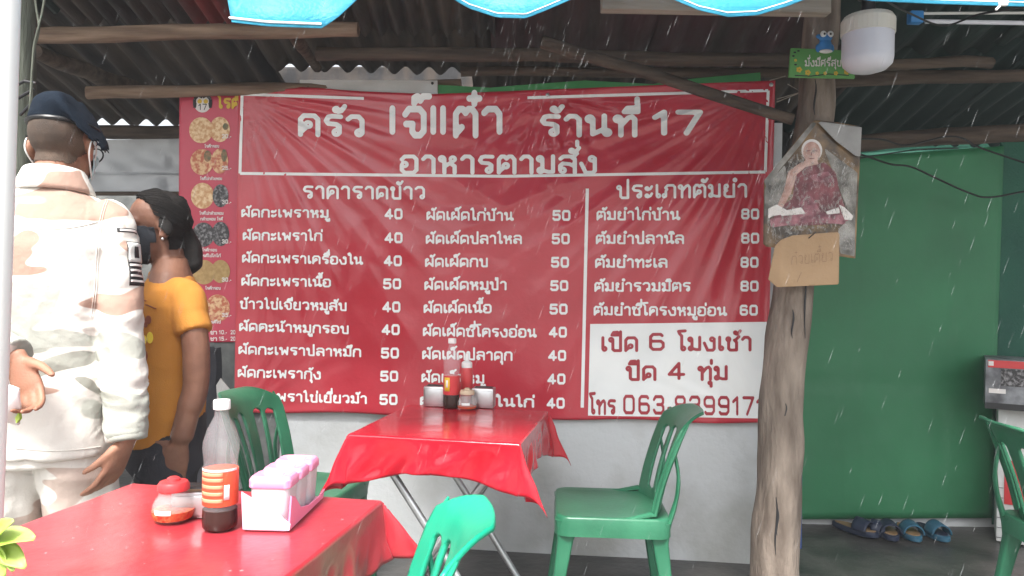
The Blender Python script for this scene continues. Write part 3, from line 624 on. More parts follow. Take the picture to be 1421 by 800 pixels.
# ------------------------------------------------------------------ blue tarp with scalloped edge
t = thing('awning_tarp', 'bright cyan tarp with scalloped lower edge hanging at the roof front', 'awning', atY(700, 0, 1.85))
EDG = [(200, -60), (300, -40), (316, -8), (317, 31), (370, 37), (447, 40), (470, 24), (500, -4), (540, -22), (580, -22), (620, -6), (650, 12), (690, 25), (730, 26), (760, 14), (790, 1), (830, -16), (880, -12), (930, -2), (970, 15), (1010, 24), (1050, 22), (1090, 10), (1125, -3), (1170, -5), (1210, 2), (1300, 6), (1430, 10), (1500, 12)]
def tarp_pt(px, k):
    y = float(edge(px, EDG)); p = atY(px, y, 1.85 + .02 * math.sin(px / 33))
    return p + Vector((0, .36 * k + .02 * math.sin(px / 40 + k * 4) * k, .62 * k)) 
bm = nb(); sheet(bm, 150, 10, lambda u, v: tarp_pt(255 + 1245 * u, v)); solid(obj('tarp_sheet', bm, M['tarp'], t, world=True, sharp=180), .002)
bm = nb()
xs = [318 + i * 4 for i in range(33)]; tube(bm, [tarp_pt(x, .012) + Vector((0, -.004, .004)) for x in xs], .003, 6)
for a, b in ((606, 800), (925, 1130), (1200, 1450)): tube(bm, [tarp_pt(x, .02) + Vector((0, -.004, 0)) for x in range(a, b, 5)], .0016, 6)
obj('hem_stitching', bm, M['tarpwhite'], t, world=True)
bm = nb(); box(bm, atY(1392, 3, 1.83), (.022, .01, .02), bev=.003); tube(bm, curve([atY(1388, 8, 1.83), atY(1382, 14, 1.83)], 4), .003, 6); obj('clip', bm, M['white'], t, world=True)

# ------------------------------------------------------------------ trunk post on the right
t = thing('trunk_post', 'crooked bare tree trunk post with cracks right of the menu banner', 'post', (atY(1080, 800, 3.0).x, 3.0, 0))
mid = [(1072, 900), (1076, 800), (1078, 720), (1084, 640), (1085, 560), (1088, 500), (1098, 430), (1106, 370), (1114, 300), (1122, 220), (1131, 150), (1135, 90), (1140, 30), (1145, -40), (1148, -120)]
hw = [.098, .094, .092, .087, .085, .083, .079, .076, .074, .073, .071, .07, .069, .068, .066]
pp = [atY(x, y, 3.0) for x, y in mid]; pp[0].z = 0; pts = curve(pp, 5); rad = [float(np.interp(i / (len(pts) - 1), np.linspace(0, 1, len(hw)), hw)) for i in range(len(pts))]
bm = nb(); tube(bm, pts, rad, 28, wob=.16); obj('trunk', bm, M['post'], t, world=True, sharp=180)
bm = nb()
for (px, y0, y1) in ((1077, 690, 770), (1079, 705, 745), (1118, 330, 470), (1100, 430, 470), (1131, 110, 160), (1090, 560, 585)):
    bm = nb(); tube(bm, [atY(px + 1.5 * math.sin(k), y0 + (y1 - y0) * k / 6, 2.915 if y0 > 300 else 2.933) for k in range(7)], [.0012, .003, .004, .0036, .004, .0025, .001], 6)
    obj('crack', bm, M['inkblack'], t, world=True)
bm = nb(); tube(bm, curve([atY(1108, 230, 3.14), atY(1112, 480, 3.14), atY(1108, 560, 3.14), atY(1106, 760, 3.14)], 6), .02, 8); tag(obj('hanging_cloth', bm, M['bluepaint']), 'dark blue cloth strip hanging behind the trunk post', 'cloth')

# ------------------------------------------------------------------ back room on the right
t = thing('back_wall', 'dim cement wall behind the green sheet with a low grey base', 'wall', (2.6, 4.1, 0))
bm = nb(); box(bm, (2.75, 4.055, .6), (3.5, .12, 1.2)); obj('wall', bm, M['wall'], t, smooth=False, world=True)
def gsheet(name, label, c, Y, m, seed, nx=40, ny=50, amp=.012, fy=1.0):
    def f(u, v):
        a = [c[0][k] * (1 - u) + c[1][k] * u for k in (0, 1)]; b = [c[3][k] * (1 - u) + c[2][k] * u for k in (0, 1)]
        p = [a[k] * (1 - v) + b[k] * v for k in (0, 1)]
        d = amp * (noise.noise((u * 3 + seed + v * (1 - fy) * 3, v * 2.2 * fy, 0)) + .4 * noise.noise((u * 10 - v * (1 - fy) * 5, v * 7 * fy, seed)) + .7 * math.exp(-((v - .62 - .02 * u) / .012) ** 2) + .5 * math.exp(-((u - .33) / .01) ** 2) + .5 * math.exp(-((u - .8 + .06 * v) / .01) ** 2)) - amp * .7
        return atY(p[0], p[1], Y + d)
    bm = nb(); sheet(bm, nx, ny, f); o = solid(obj(name, bm, m, sharp=180), .002); return tag(o, label, 'sheet')
gsheet('green_sheet', 'plain bright green sheet covering the wall right of the trunk post', [(1090, 224), (1393, 203), (1376, 719), (1090, 721)], 3.955, M['greentarp'], 2)
gsheet('green_sheet', 'dark green shade sheet at the right edge behind the printed carton', [(1388, 190), (1640, 175), (1640, 735), (1376, 728)], 3.975, M['darkgreen'], 9)
gsheet('gap_blocker', 'added dark sheet closing the bright sky gap above the green sheet', [(1100, 207), (1700, 186), (1700, 240), (1100, 240)], 4.75, M['darkgreen'], 4, amp=.03)  # added sheet, closes the too bright gap under the roof edge
gsheet('gap_blocker', 'added dark sheet blocking the sky gaps around the white board and menu banner', [(300, 94), (1130, 88), (1130, 235), (300, 235)], 4.5, M['roof'], 6, amp=.02)  # added nearly black sheet, keeps sky from showing round the banner top
gsheet('tarpaulin', 'grey white tarpaulin hung below the roof behind the two people', [(20, 196), (300, 192), (300, 270), (20, 268)], 4.3, M['greycloth'], 5, amp=.06, fy=.5)
bm = nb(); tube(bm, [atY(10, 269, 4.25), atY(330, 269, 4.25)], .012, 8); tag(obj('rail', bm, M['logdark']), 'thin dark rail along the bottom of the grey tarpaulin', 'rail')
bm = nb(); box(bm, (-2.6, 5.2, .93), (3.2, .1, 1.86)); tag(obj('dark_backdrop', bm, M['cement'], smooth=False), 'added dark cement backdrop far behind the two people', 'wall')  # added to keep this area dark, tall enough to close the bright band
# planks left of the banner
bm = nb(); a = onW(312, 480, .005); box(bm, (a.x, a.y + .03, .9), (.11, .05, 1.8), Matrix.Rotation(R(-1), 3, 'Y'), bev=.006)
tag(obj('plank', bm, M['cement']), 'grey upright plank below the left corner of the menu banner', 'plank')
bm = nb(); a = onW(290, 560, .0); tube(bm, curve([(a.x, a.y - .01, 0), (a.x - .01, a.y, .5), (a.x + .01, a.y + .03, .8), (a.x, a.y + .03, .93)], 6), [.06] * 19, 12, wob=.4)
tag(obj('hanging_cloth', bm, M['darkcloth']), 'dark cloth bundle hanging under the snack banner', 'cloth')
bm = nb(); slab(bm, [atY(300, 535, 3.3), atY(306, 525, 3.3), atY(322, 545, 3.3), atY(321, 572, 3.3), atY(302, 568, 3.3)], Vector((0, .006, 0)))
tag(obj('paper_scrap', bm, M['posterback'], smooth=False), 'torn grey paper scrap on the plank behind the tall bottle', 'paper')

# ------------------------------------------------------------------ left poles and cables
bm = nb(); tube(bm, [atY(2, -60, 1.1), atY(-9, 300, 1.1), atY(-18, 560, 1.1), Vector((atY(-26, 800, 1.1).x - .02, 1.1, 0))][::-1], .026, 20)
tag(obj('white_pole', bm, M['white']), 'blown out white pole at the left edge of the photo', 'pole')
bm = nb(); a, b = atY(30, -80, 2.5), atY(14, 520, 2.5); b2 = b.copy(); b2.z = 0
tube(bm, curve([b2, b, (a + b) / 2 + Vector((.01, 0, 0)), a], 6), .045, 14, wob=.2)
tag(obj('wooden_post', bm, M['greypost']), 'grey green wooden post behind the soldier head', 'post')
for k, (pts, lab) in enumerate([([(46, -30), (50, 10), (54, 40), (47, 75), (44, 130), (47, 210)], 'thin grey cable hanging down the wooden post, nearest the roof'), ([(66, -30), (58, 20), (48, 60), (45, 90), (41, 160), (40, 215)], 'thin grey cable crossing in front of the wooden post top')]):
    bm = nb(); tube(bm, curve([atY(x, y, 2.42 - .02 * k) for x, y in pts], 6), .0035, 8); tag(obj('hanging_cable', bm, M['greypost']), lab, 'cable')
bm = nb()
for pts in ([(24, 118), (34, 113), (50, 116)], [(25, 137), (40, 128), (48, 124)], [(28, 160), (38, 150), (47, 140)]): tube(bm, [atY(x, y, 2.44) for x, y in pts], .005, 8)
tag(obj('binding_wire', bm, M['black']), 'black wire wrapped round the wooden post', 'wire')

# ------------------------------------------------------------------ tables with draped cloths
def fold_table(label, O, ux, uy, W, D):
    """O = front left corner on the floor plan; ux, uy unit axes; W along ux, D along uy"""
    t = thing('folding_table', label, 'table', (O.x + ux.x * W / 2 + uy.x * D / 2, O.y + ux.y * W / 2 + uy.y * D / 2, 0), math.atan2(ux.y, ux.x))
    bm = nb(); box(bm, (0, 0, .737), (W, D, .022), bev=.004); obj('tabletop', bm, M['steel'], t)
    for s in (-1, 1):
        y = s * (D / 2 - .07)
        for k in (-1, 1):
            bm = nb(); tube(bm, curve([(-k * (W / 2 - .04), y + .012 * k, .72), (k * .0, y + .012 * k, .38), (k * (W / 2 - .03), y + .012 * k, .0)], 4), .0132, 12); obj('leg', bm, M['steel'], t)
    for x in (-1, 1):
        bm = nb(); tube(bm, [(x * (W / 2 - .05), -D / 2 + .08, .05), (x * (W / 2 - .05), D / 2 - .08, .05)], .008, 10); obj('stretcher', bm, M['steel'], t)
    return t
def cloth(label, t, W, D, oh, ohx, seed, tip=1.0, flare=.42, m='redcloth', drop=0):
    hx, hy = W / 2 + .004, D / 2 + .004; z0 = .7525
    def f(u, v):
        X = -(hx + ohx) + 2 * (hx + ohx) * u; Y = -(hy + oh) + 2 * (hy + oh) * v
        dx, dy = max(abs(X) - hx, 0), max(abs(Y) - hy, 0); sx, sy = math.copysign(1, X), math.copysign(1, Y)
        bx, by = max(-hx, min(hx, X)), max(-hy, min(hy, Y)); r = math.hypot(dx, dy)
        zt = .0014 * noise.noise((X * 9 + seed, Y * 9, 0))
        if r == 0: return Vector((X, Y, z0 + zt + .0015))
        if dx > 0 and dy > 0:
            a = math.atan2(dy, dx); sn = math.sin(2 * a); kd = 1 + drop; ph = flare * sn; L_ = r * (kd + (tip - kd) * sn)
            wv = .006 * noise.noise((X * 16, Y * 16, seed)) * min(1, r / .05)
            ox = L_ * math.sin(ph) + .10 * L_ * math.cos(a) ** 2 + .004; oy = .10 * L_ * math.sin(a) ** 2 + .25 * L_ * math.sin(ph) * math.sin(a) + .004
            return Vector((bx + sx * (ox + wv), by + sy * (oy + wv), z0 - L_ * math.cos(ph) + wv * .5))
        q = dx + dy; along = Y if dx > 0 else X
        fl = .10 + (.20 * noise.noise((along * 7 + seed, sx * 3 + sy * 5, 2)) + .16 * noise.noise((along * 15 + q * 9, q * 12, seed))) * min(1, q / .04)
        c = q / (q + .008)
        kd = 1 + drop * max(0, 1 - math.hypot(abs(X) - hx if dy > 0 else 0, abs(Y) - hy if dx > 0 else 0) / .2)
        out = q * fl * c + .004; zz = z0 - q * kd * (1 - .25 * math.exp(-q / .01)) + .004 * noise.noise((along * 14, q * 30, seed + 4)) * min(1, q / .05)
        return Vector((bx + (sx * out if dx > 0 else 0), by + (sy * out if dy > 0 else 0), zz))
    def nonlin(n, h, o):
        k = h / (h + o); P_ = sorted(set([i / n for i in range(n + 1)] + [.5 - k / 2, .5 + k / 2, .5 - k / 2 - .004, .5 + k / 2 + .004, .5 - k / 2 + .004, .5 + k / 2 - .004])); return P_
    U, Vv = nonlin(110, hx, ohx), nonlin(110, hy, oh)
    bm = nb(); g = [[bm.verts.new(f(u, v)) for u in U] for v in Vv]
    for j in range(len(Vv) - 1):
        for i in range(len(U) - 1): bm.faces.new((g[j][i], g[j][i + 1], g[j + 1][i + 1], g[j + 1][i]))
    o = obj('tablecloth', bm, M[m], None, sharp=180); o.location = t.location; o.rotation_euler = t.rotation_euler
    solid(o, .0014, 1); return tag(o, label, 'tablecloth')
def flat(v): return Vector((v.x, v.y, 0))
# far table
fl, fr = flat(atZ(487, 603, .753)), flat(atZ(719, 616, .753)); ux = (fr - fl).normalized(); uy = Vector((-ux.y, ux.x, 0)); W1 = (fr - fl).length
ft = fold_table('steel folding table with crossed legs in front of the menu banner', fl, ux, uy, W1, .64)
cloth('red oilcloth with pointed hanging corners on the far folding table', ft, W1, .64, .115, .13, 3.3, 1.35, R(20), drop=.4)
# near table
br, bl = flat(atZ(524, 697, .753)), flat(atZ(185, 673, .753)); ux = (br - bl).normalized(); uy = Vector((-ux.y, ux.x, 0)); W2 = (br - bl).length
ntb = fold_table('steel folding table beside the soldier at bottom left', bl - uy * .62, ux, uy, W2, .62)
cloth('rain wet red oilcloth on the near table at bottom left', ntb, W2, .62, .10, .13, 8.1, 1.0, R(36), 'wetcloth')
NUX, NUY = ux, uy

# ------------------------------------------------------------------ plastic chairs
def make_chair(label, m, grp=None):
    t = thing('plastic_chair', label, 'chair', (0, 0, 0), 0, grp)
    bm = nb(); rs = [rrect(0, 0, z, .205 * s, .205 * s, .05 * s + .001) for s, z in ((.1, .433), (.5, .433), (.82, .436), (.95, .441), (.985, .440), (1.0, .432), (1.01, .40), (1.015, .372), (.985, .372), (.97, .40), (.96, .425), (.2, .425))]
    rings(bm, rs); obj('seat', bm, m, t, sharp=60)
    for sx in (-1, 1):
        for sy in (-1, 1):
            bm = nb(); rs = []
            for z, wd in ((.425, .050), (.395, .040), (.35, .029), (.25, .024), (.0, .017)):
                k = (.425 - z) / .425; cx, cy = sx * (.158 + .062 * k), sy * (.158 + .05 * k)
                rs.append(rrect(cx, cy, z, wd, wd * .8, wd * .35, 3))
            rings(bm, rs); obj('leg', bm, m, t, sharp=60)
    def hole(X, Y, c0, c1, w0, w1, y0, y1):
        k = np.clip((Y - y0) / (y1 - y0), 0, 1); c = c0 + (c1 - c0) * k; wd = w0 + (w1 - w0) * k
        return np.maximum(np.abs(X - c) - wd, np.maximum(y0 - Y, Y - y1) + .5 * np.abs(X - c))
    def f(X, Y):
        w_ = np.interp(Y, [-.03, .0, .12, .3, .36, .40], [.165, .18, .19, .205, .20, .185])
        ty = .405 - .55 * np.maximum(np.abs(X) - .10, 0) ** 1.15 * 1.6
        d = np.maximum(np.maximum(np.abs(X) - w_, Y - ty), -.03 - Y)
        for s in (-1, 1):
            d = np.maximum(d, -hole(X * s, Y, .044, .064, .020, .028, .02, .31)); d = np.maximum(d, -hole(X * s, Y, .108, .132, .024, .025, .03, .30))
        return d
    V_, F_ = ms(f, -.23, .23, -.04, .42, .0085)
    s, h = V_[:, 0], V_[:, 1]; q = np.clip(h / .405, 0, 1)
    x = -.185 - .065 * q - .055 * q ** 2 + 1.6 * s * s * (1 - .35 * q) - .035 * np.clip((h - .34) / .065, 0, 1) ** 2
    z = .44 + h * .93 - .012 * np.clip((h - .37) / .035, 0, 1) ** 2
    o = obj('backrest', (np.stack([x, s, z], 1), F_), m, t, sharp=180); solid(o, .011, 0)
    bm = nb()
    for sd_ in (-1, 1):
        pts = [(.03, sd_ * .192, .428), (-.06, sd_ * .19, .436), (-.13, sd_ * .183, .452)]
        for k in range(1, 13):
            hh = -.02 + .385 * k / 12; ww = float(np.interp(hh, [-.03, 0, .12, .3, .36, .40], [.165, .18, .19, .205, .20, .185])); qq = max(0, hh / .405)
            pts.append((-.185 - .065 * qq - .055 * qq * qq + 1.6 * ww * ww * (1 - .35 * qq) - .012, sd_ * ww, .44 + hh * .93))
        tube(bm, pts, [.008, .012, .015] + [.015] * 9 + [.012, .009, .005], 10, flat=.7)
        obj('back_rib', bm, m, t); bm = nb()
        tube(bm, curve([(-.192, sd_ * .172, .40), (-.222, sd_ * .172, .50), (-.228, sd_ * .18, .59), (-.208, sd_ * .19, .69)], 4), [.016] * 4 + [.013] * 4 + [.011] * 4 + [.007], 10, flat=.6); obj('back_strut', bm, m, t); bm = nb()
    bm.free(); return t
c1_ = make_chair('dark green plastic chair right of the far table', M['plastic'], 'green plastic chairs')
c1_.location = (.385, 2.84, 0); c1_.rotation_euler = (0, 0, R(177))
dup(c1_, (-.83, 3.02, 0), R(-12), 'dark green plastic chair half hidden behind the bottle and pink caddy')
dup(c1_, (2.05, 2.62, 0), R(-6), 'dark green plastic chair cut off by the right edge of the photo')
c4 = make_chair('bright teal plastic chair back at the bottom centre', M['teal'], 'green plastic chairs')
c4.location = (-.365, 1.44, 0); c4.rotation_euler = (0, 0, R(187))

# ------------------------------------------------------------------ bottles, jars, boxes
BP = [(.0, 0), (.026, 0), (.031, .006), (.032, .02), (.0305, .05), (.0325, .07), (.0325, .125), (.0305, .135), (.032, .15), (.034, .165), (.033, .18), (.026, .205), (.018, .222), (.0135, .232), (.0125, .246), (.0125, .25), (0, .25)]
def bottle(label, p, h, lab, level, wide=1.0):
    k = h / .265; t = thing('sauce_bottle', label, 'bottle', p, 0)
    S_ = lambda prof: [(r * k * wide, z * k) for r, z in prof]
    bm = nb(); lathe(bm, S_(BP), seg=32); b = obj('bottle_body', bm, M['pet'], t, sharp=70)
    bm = nb(); lathe(bm, S_([(0, -.0004), (.0262, -.0004), (.0316, .006), (.0326, .02), (.0324 if level < .04 else .0316, level), (0, level)]), seg=28); obj('sauce', bm, M['sauce'], t)
    bm = nb(); lathe(bm, S_([(.0324, .052), (.0328, .056), (.0327, .072), (.0329, .1), (.0328, .122), (.0325, .124)]), seg=32)
    l = obj('paper_label', bm, M[lab], t)
    bm = nb(); n = 24
    lathe(bm, S_([(0, .246), (.0155, .246), (.0158, .249), (.0158, .262), (.0148, .265), (0, .265)]), seg=24); obj('cap', bm, M['white'], t)
    return t, l, k * wide, k
def label_patch(l, kr, k, a0, a1, z0, z1, m, name='label_print', r=.0332):
    bm = nb(); sheet(bm, 8, 3, lambda u, v: Vector((r * kr * math.cos(a0 + (a1 - a0) * u), r * kr * math.sin(a0 + (a1 - a0) * u), k * (z0 + (z1 - z0) * v)))); solid(obj(name, bm, m, l), .0003)
NT = .7572
p = atZ(305, 733, NT); t_, l, kr, k = bottle('tall clear bottle with orange red label and white cap on the near table', p, .258, 'labelred', .042, 1.08)
for z in (.060, .074, .088, .102, .113): label_patch(l, kr, k, R(-150), R(-62), z, z + .008, M['labelpale'])
label_patch(l, kr, k, R(-170), R(-10), .1225, .1275, M['white'], 'white_band', .0333); label_patch(l, kr, k, R(-58), R(-40), .066, .096, M['white'], 'barcode_patch', .0335)
pf = atZ(626, 566, NT); t_, l, kr, k = bottle('slim clear sauce bottle with red and yellow label on the far table', pf, .283, 'redcap', .05, .98)
bm = nb(); label_patch(l, kr, k, R(-140), R(-98), .066, .118, M['yellow'], 'label_print'); label_patch(l, kr, k, R(-126), R(-110), .08, .108, M['white'], 'label_print', .0336)
bm.free()
# red squeeze bottle and chili jars
p = atZ(647, 562, NT); t = thing('squeeze_bottle', 'red squeeze bottle with white nozzle behind the cream lidded jar', 'bottle', p)
bm = nb(); lathe(bm, [(0, 0), (.024, 0), (.026, .004), (.026, .10), (.026, .148), (.021, .158), (0, .158)]); obj('bottle_body', bm, M['redcap'], t)
bm = nb(); lathe(bm, [(0, .156), (.0225, .156), (.0225, .176), (.018, .181), (.008, .186), (.0055, .212), (.002, .218), (0, .218)]); obj('nozzle_cap', bm, M['white'], t)
def jar(label, p, s, lid, fill):
    t = thing('chili_jar', label, 'jar', p)
    bm = nb(); lathe(bm, [(r * s, z * s) for r, z in [(0, 0), (.030, 0), (.038, .006), (.0425, .022), (.041, .036), (.034, .05), (.029, .056), (.029, .062), (.0268, .062), (.0268, .056), (.032, .048), (.0388, .036), (.040, .022), (.036, .008), (.028, .0035), (0, .0035)]], seg=36); obj('glass_body', bm, M['glass'], t, sharp=80)
    bm = nb(); lathe(bm, [(r * s, z * s) for r, z in [(0, .003), (.030, .003), (.0385, .0065), (.0415, .013), (.0430 if fill > .02 else .0418, fill), (.02, fill + .002), (0, fill + .001)]], seg=28); wrinkle(bm, .001, lambda c: noise.noise(c * 200)); obj('chili_filling', bm, M['chili'], t)
    bm = nb(); lathe(bm, [(r * s, z * s) for r, z in [(0, .064), (.0305, .064), (.0325, .066), (.0325, .076), (.028, .083), (.014, .085), (.013, .090), (.008, .093), (0, .093)]], seg=32); obj('lid', bm, M[lid], t)
    bm = nb(); sheet(bm, 8, 4, lambda u, v: Vector((.0432 * s * math.cos(R(-120 + 48 * u)), .0432 * s * math.sin(R(-120 + 48 * u)), s * (.0215 + .010 * v)))); obj('label_sticker', bm, M['white'], t)
    return t
jar('round glass jar of chili with translucent red lid on the near table', atZ(240, 722, NT), .97, 'redcap', .024)
jar('small glass jar with cream lid and chili before the red squeeze bottle', atZ(648, 568, NT), .93, 'cream', .014)
def napkin(label, p, rz, sx, sy, sz):
    t = thing('napkin_box', label, 'napkin box', p, rz)
    bm = nb(); box(bm, (0, 0, sz / 2), (sx, sy, sz), bev=.004); obj('steel_case', bm, M['steelbox'], t)
    bm = nb(); box(bm, (0, 0, sz + .001), (sx * .8, sy * .3, .003), bev=.001); box(bm, (0, sy * .3, sz + .001), (sx * .8, sy * .12, .003)); obj('slot', bm, M['black'], t)
    bm = nb(); box(bm, (0, -sy / 2 - .0012, sz * .5), (sx * .82, .003, sz * .7), bev=.001); obj('front_plate', bm, M['steel'], t)
    return t
napkin('brushed steel napkin box left of the slim sauce bottle', atZ(604, 563, NT), R(-8), .085, .07, .082)
napkin('brushed steel napkin box right of the red squeeze bottle', atZ(671, 565, NT), R(-8), .09, .075, .08)
napkin('low steel napkin box between the chili jar and the tall bottle', atZ(283, 712, NT), R(4), .11, .08, .055)
# pink caddy
pc = atZ(369, 738, NT); t = thing('condiment_caddy', 'pale pink condiment tray holding three lidded seasoning containers', 'caddy', (pc.x, pc.y, NT), R(-2))
cw, cl = .047, .232
bm = nb(); rings(bm, [rrect(0, cl / 2, z, hx, hy, .008) for z, hx, hy in ((0, cw - .004, cl / 2 - .004), (.004, cw, cl / 2), (.006, cw, cl / 2))]); obj('tray_base', bm, M['palepink'], t)
for s in (-1, 1):
    bm = nb(); prof = [(0, .072), (.02, .066), (.06, .032), (.12, .02), (.22, .018), (cl - .03, .020), (cl, .024)]
    poly = [Vector((s * cw, 0, .003))] + [Vector((s * cw, cl, .003))] + [Vector((s * (cw + .004), y, z)) for y, z in prof[::-1]]
    slab(bm, poly, Vector((-s * .0035, 0, 0))); obj('tray_side', bm, M['pink'], t)
bm = nb(); slab(bm, [Vector((-cw, 0, .003)), Vector((cw, 0, .003)), Vector((cw + .003, -.003, .016)), Vector((.02, -.004, .040)), Vector((-.02, -.004, .062)), Vector((-cw - .003, -.003, .078))], Vector((0, .0035, 0))); obj('tray_front', bm, M['palepink'], t)
for i in range(3):
    y0 = .043 + .071 * i
    bm = nb(); rings(bm, [rrect(0, y0, z, hx, hy, .013) for z, hx, hy in ((.008, .035, .027), (.012, .037, .029), (.085, .040, .032), (.085, .0385, .0305), (.014, .0355, .0275), (.012, .03, .022))]); c = obj('container', bm, M['frost'], t)
    bm = nb(); rings(bm, [rrect(0, y0, z, hx, hy, .011) for z, hx, hy in ((.0145, .0345, .0265), (.03 + .012 * i, .036, .028), (.031 + .012 * i, .03, .022))]); obj('seasoning', bm, M['powder'], c)
    bm = nb(); rings(bm, [rrect(0, y0, z, hx, hy, .014) for z, hx, hy in ((.082, .0415, .0335), (.084, .043, .035), (.098, .043, .035), (.104, .039, .031), (.1055, .033, .025), (.1040, .031, .023))]); l = obj('lid', bm, M['pink'], c)
    bm = nb(); box(bm, (0, y0, .1050), (.036, .014, .004), bev=.001); obj('lid_window', bm, M['white'], l) if False else obj('lid_window', bm, M['white'], c)

# ------------------------------------------------------------------ lamp, sign, poster, cardboard, cables
pl = atY(1204, 60, 2.7); t = thing('bulb_lamp', 'big unlit milky bulb lamp with ribbed neck hanging before the trunk top', 'lamp', (pl.x, pl.y, pl.z))
k = 2.7 / F
bm = nb(); lathe(bm, [(0, -41 * k), (14 * k, -40.5 * k), (25 * k, -37 * k), (32 * k, -30 * k), (33.5 * k, -22 * k), (33.5 * k, 12 * k), (0, 12 * k)], seg=40); obj('diffuser', bm, M['lampwhite'], t)
bm = nb(); rs = []
for r, z in ((34.5, 11), (34.5, 30), (31, 36), (18, 40), (10, 41)):
    rs.append([Vector((r * k * (1 + (.018 if i % 2 else 0)) * math.cos(2 * math.pi * i / 72), r * k * (1 + (.018 if i % 2 else 0)) * math.sin(2 * math.pi * i / 72), z * k)) for i in range(72)])
rings(bm, rs); obj('ribbed_neck', bm, M['lampribs'], t, sharp=20)
bm = nb(); lathe(bm, [(0, 40 * k), (9 * k, 40 * k), (10 * k, 46 * k), (9 * k, 50 * k), (9 * k, 60 * k), (14 * k, 62 * k), (12 * k, 70 * k), (3 * k, 76 * k), (2.2 * k, 150 * k), (0, 150 * k)], seg=24); obj('socket', bm, M['black'], t)
def cab(label, pts, Y, r=.004, m='black'):
    bm = nb(); tube(bm, curve([atY(x, y, Yy) for (x, y), Yy in zip(pts, Y)], 8), r, 8); tag(obj('cable', bm, M[m]), label, 'cable')
cab('black cable from the lamp up to the upper right corner', [(1207, -25), (1228, 0), (1265, 20), (1310, 36), (1360, 20), (1430, 10)], [2.7, 2.72, 2.9, 3.0, 2.9, 2.8])
cab('black sagging cable across the green sheet at right', [(1120, 205), (1190, 214), (1235, 228), (1265, 232), (1300, 248), (1345, 268), (1375, 274), (1440, 262)], [3.0, 3.3, 3.6, 3.7, 3.75, 3.8, 3.8, 3.8], .005)
cab('black cable along the grey log, rising to the knot', [(1195, 193), (1225, 194), (1255, 202), (1290, 195), (1312, 190), (1335, 192), (1362, 206), (1440, 232)], [3.7, 3.8, 3.85, 3.88, 3.88, 3.88, 3.88, 3.8], .005)
cab('short loose cable behind the monk poster, ending at the log', [(1180, 222), (1230, 214), (1275, 208), (1330, 206)], [3.6, 3.8, 3.86, 3.88], .0035)
a, b = atY(1280, 19, 3.1), atY(1460, 18, 3.1); a2, b2 = atY(1284, 30, 3.1), atY(1460, 33, 3.1)
t = thing('tube_light', 'unlit white tube light under the roof at upper right', 'lamp', a)
bm = nb(); tube(bm, [a2, b2], .009, 14); obj('tube', bm, M['lampwhite'], t, world=True)
bm = nb(); tube(bm, [a, b], .006, 10); obj('batten', bm, M['whitesign'], t, world=True)
bm = nb(); box(bm, atY(1270, 25, 3.1), (.055, .04, .05), bev=.006); obj('end_cap', bm, M['bluebird'], t, world=True, )
# sign
ps = atY(1140, 88, 2.86); t = thing('wooden_sign', 'small green wooden sign with painted Thai words and a blue bird', 'sign', ps)
k = 2.86 / F
def on_sign(P, lift): return np.array([tuple(atY(x, y, 2.86 - lift)) for x, y in P])
bm = nb(); slab(bm, [atY(1098, 67, 2.86), atY(1186, 71, 2.86), atY(1186, 109, 2.86), atY(1095, 107, 2.86)], Vector((0, .012, 0))); obj('board', bm, M['signgreen'], t, world=True, smooth=False)
A = acc0(); text('มั่งมีศรีสุข', 1117, 1167, 92, 92, 8, .1, acc=A); V_, F_ = fin(A); obj('painted_words', (on_sign(V_, .002), F_), M['whiteink'], t, world=True)
A = acc0()
for cx, cy, r in ((1109, 97, 4), (1121, 101, 4), (1134, 102, 2.4), (1145, 102, 2.4), (1160, 102, 3), (1175, 100, 4), (1104, 84, 2)):
    for q in range(5): ell2(A, cx + r * .6 * math.cos(q * 1.257), cy + r * .6 * math.sin(q * 1.257), r * .45, r * .45, r * .2)
V_, F_ = fin(A); obj('painted_flowers', (on_sign(V_, .0025), F_), M['yellowink'], t, world=True)
A = acc0(); line2(A, [(1103, 105), (1125, 106), (1150, 103), (1178, 105)], 1.4)
for x, y in ((1103, 73), (1108, 71), (1101, 78), (1104, 90)): ell2(A, x, y, 2, 1.2, .5)
V_, F_ = fin(A); obj('painted_leaves', (on_sign(V_, .0015), F_), M['inkblack'], t, world=True)
c = atY(1145, 62, 2.845); bm = nb(); ell(bm, c + Vector((0, 0, -1 * k)), (9 * k, 6 * k, 10 * k)); ell(bm, c + Vector((0, -.002, 9 * k)), (9.5 * k, 6 * k, 6 * k)); ell(bm, c + Vector((-9 * k, 0, 11 * k)), (4 * k, 3 * k, 3 * k)); ell(bm, c + Vector((9 * k, .002, -5 * k)), (4 * k, 2 * k, 6 * k)); ell(bm, c + Vector((-9 * k, .002, -5 * k)), (4 * k, 2 * k, 6 * k))
fig = obj('bird_figure', remesh(bm, .0022, 2), M['bluebird'], t, world=True)
bm = nb()
for s in (-1, 1): ell(bm, c + Vector((s * 4.8 * k, -5.5 * k, 12.5 * k)), (4.4 * k, 2.5 * k, 4.4 * k))
obj('bird_eyes', bm, M['white'], fig, world=True)
bm = nb(); ell(bm, c + Vector((0, -3 * k, -10.5 * k)), (9 * k, 5 * k, 2.6 * k)); obj('bird_feet', bm, M['white'], fig, world=True)
bm = nb()
for s in (-1, 1): ell(bm, c + Vector((s * 4.2 * k, -7.8 * k, 12 * k)), (1.6 * k, .8 * k, 1.6 * k), u=8, v=6)
obj('bird_pupils', bm, M['black'], fig, world=True)
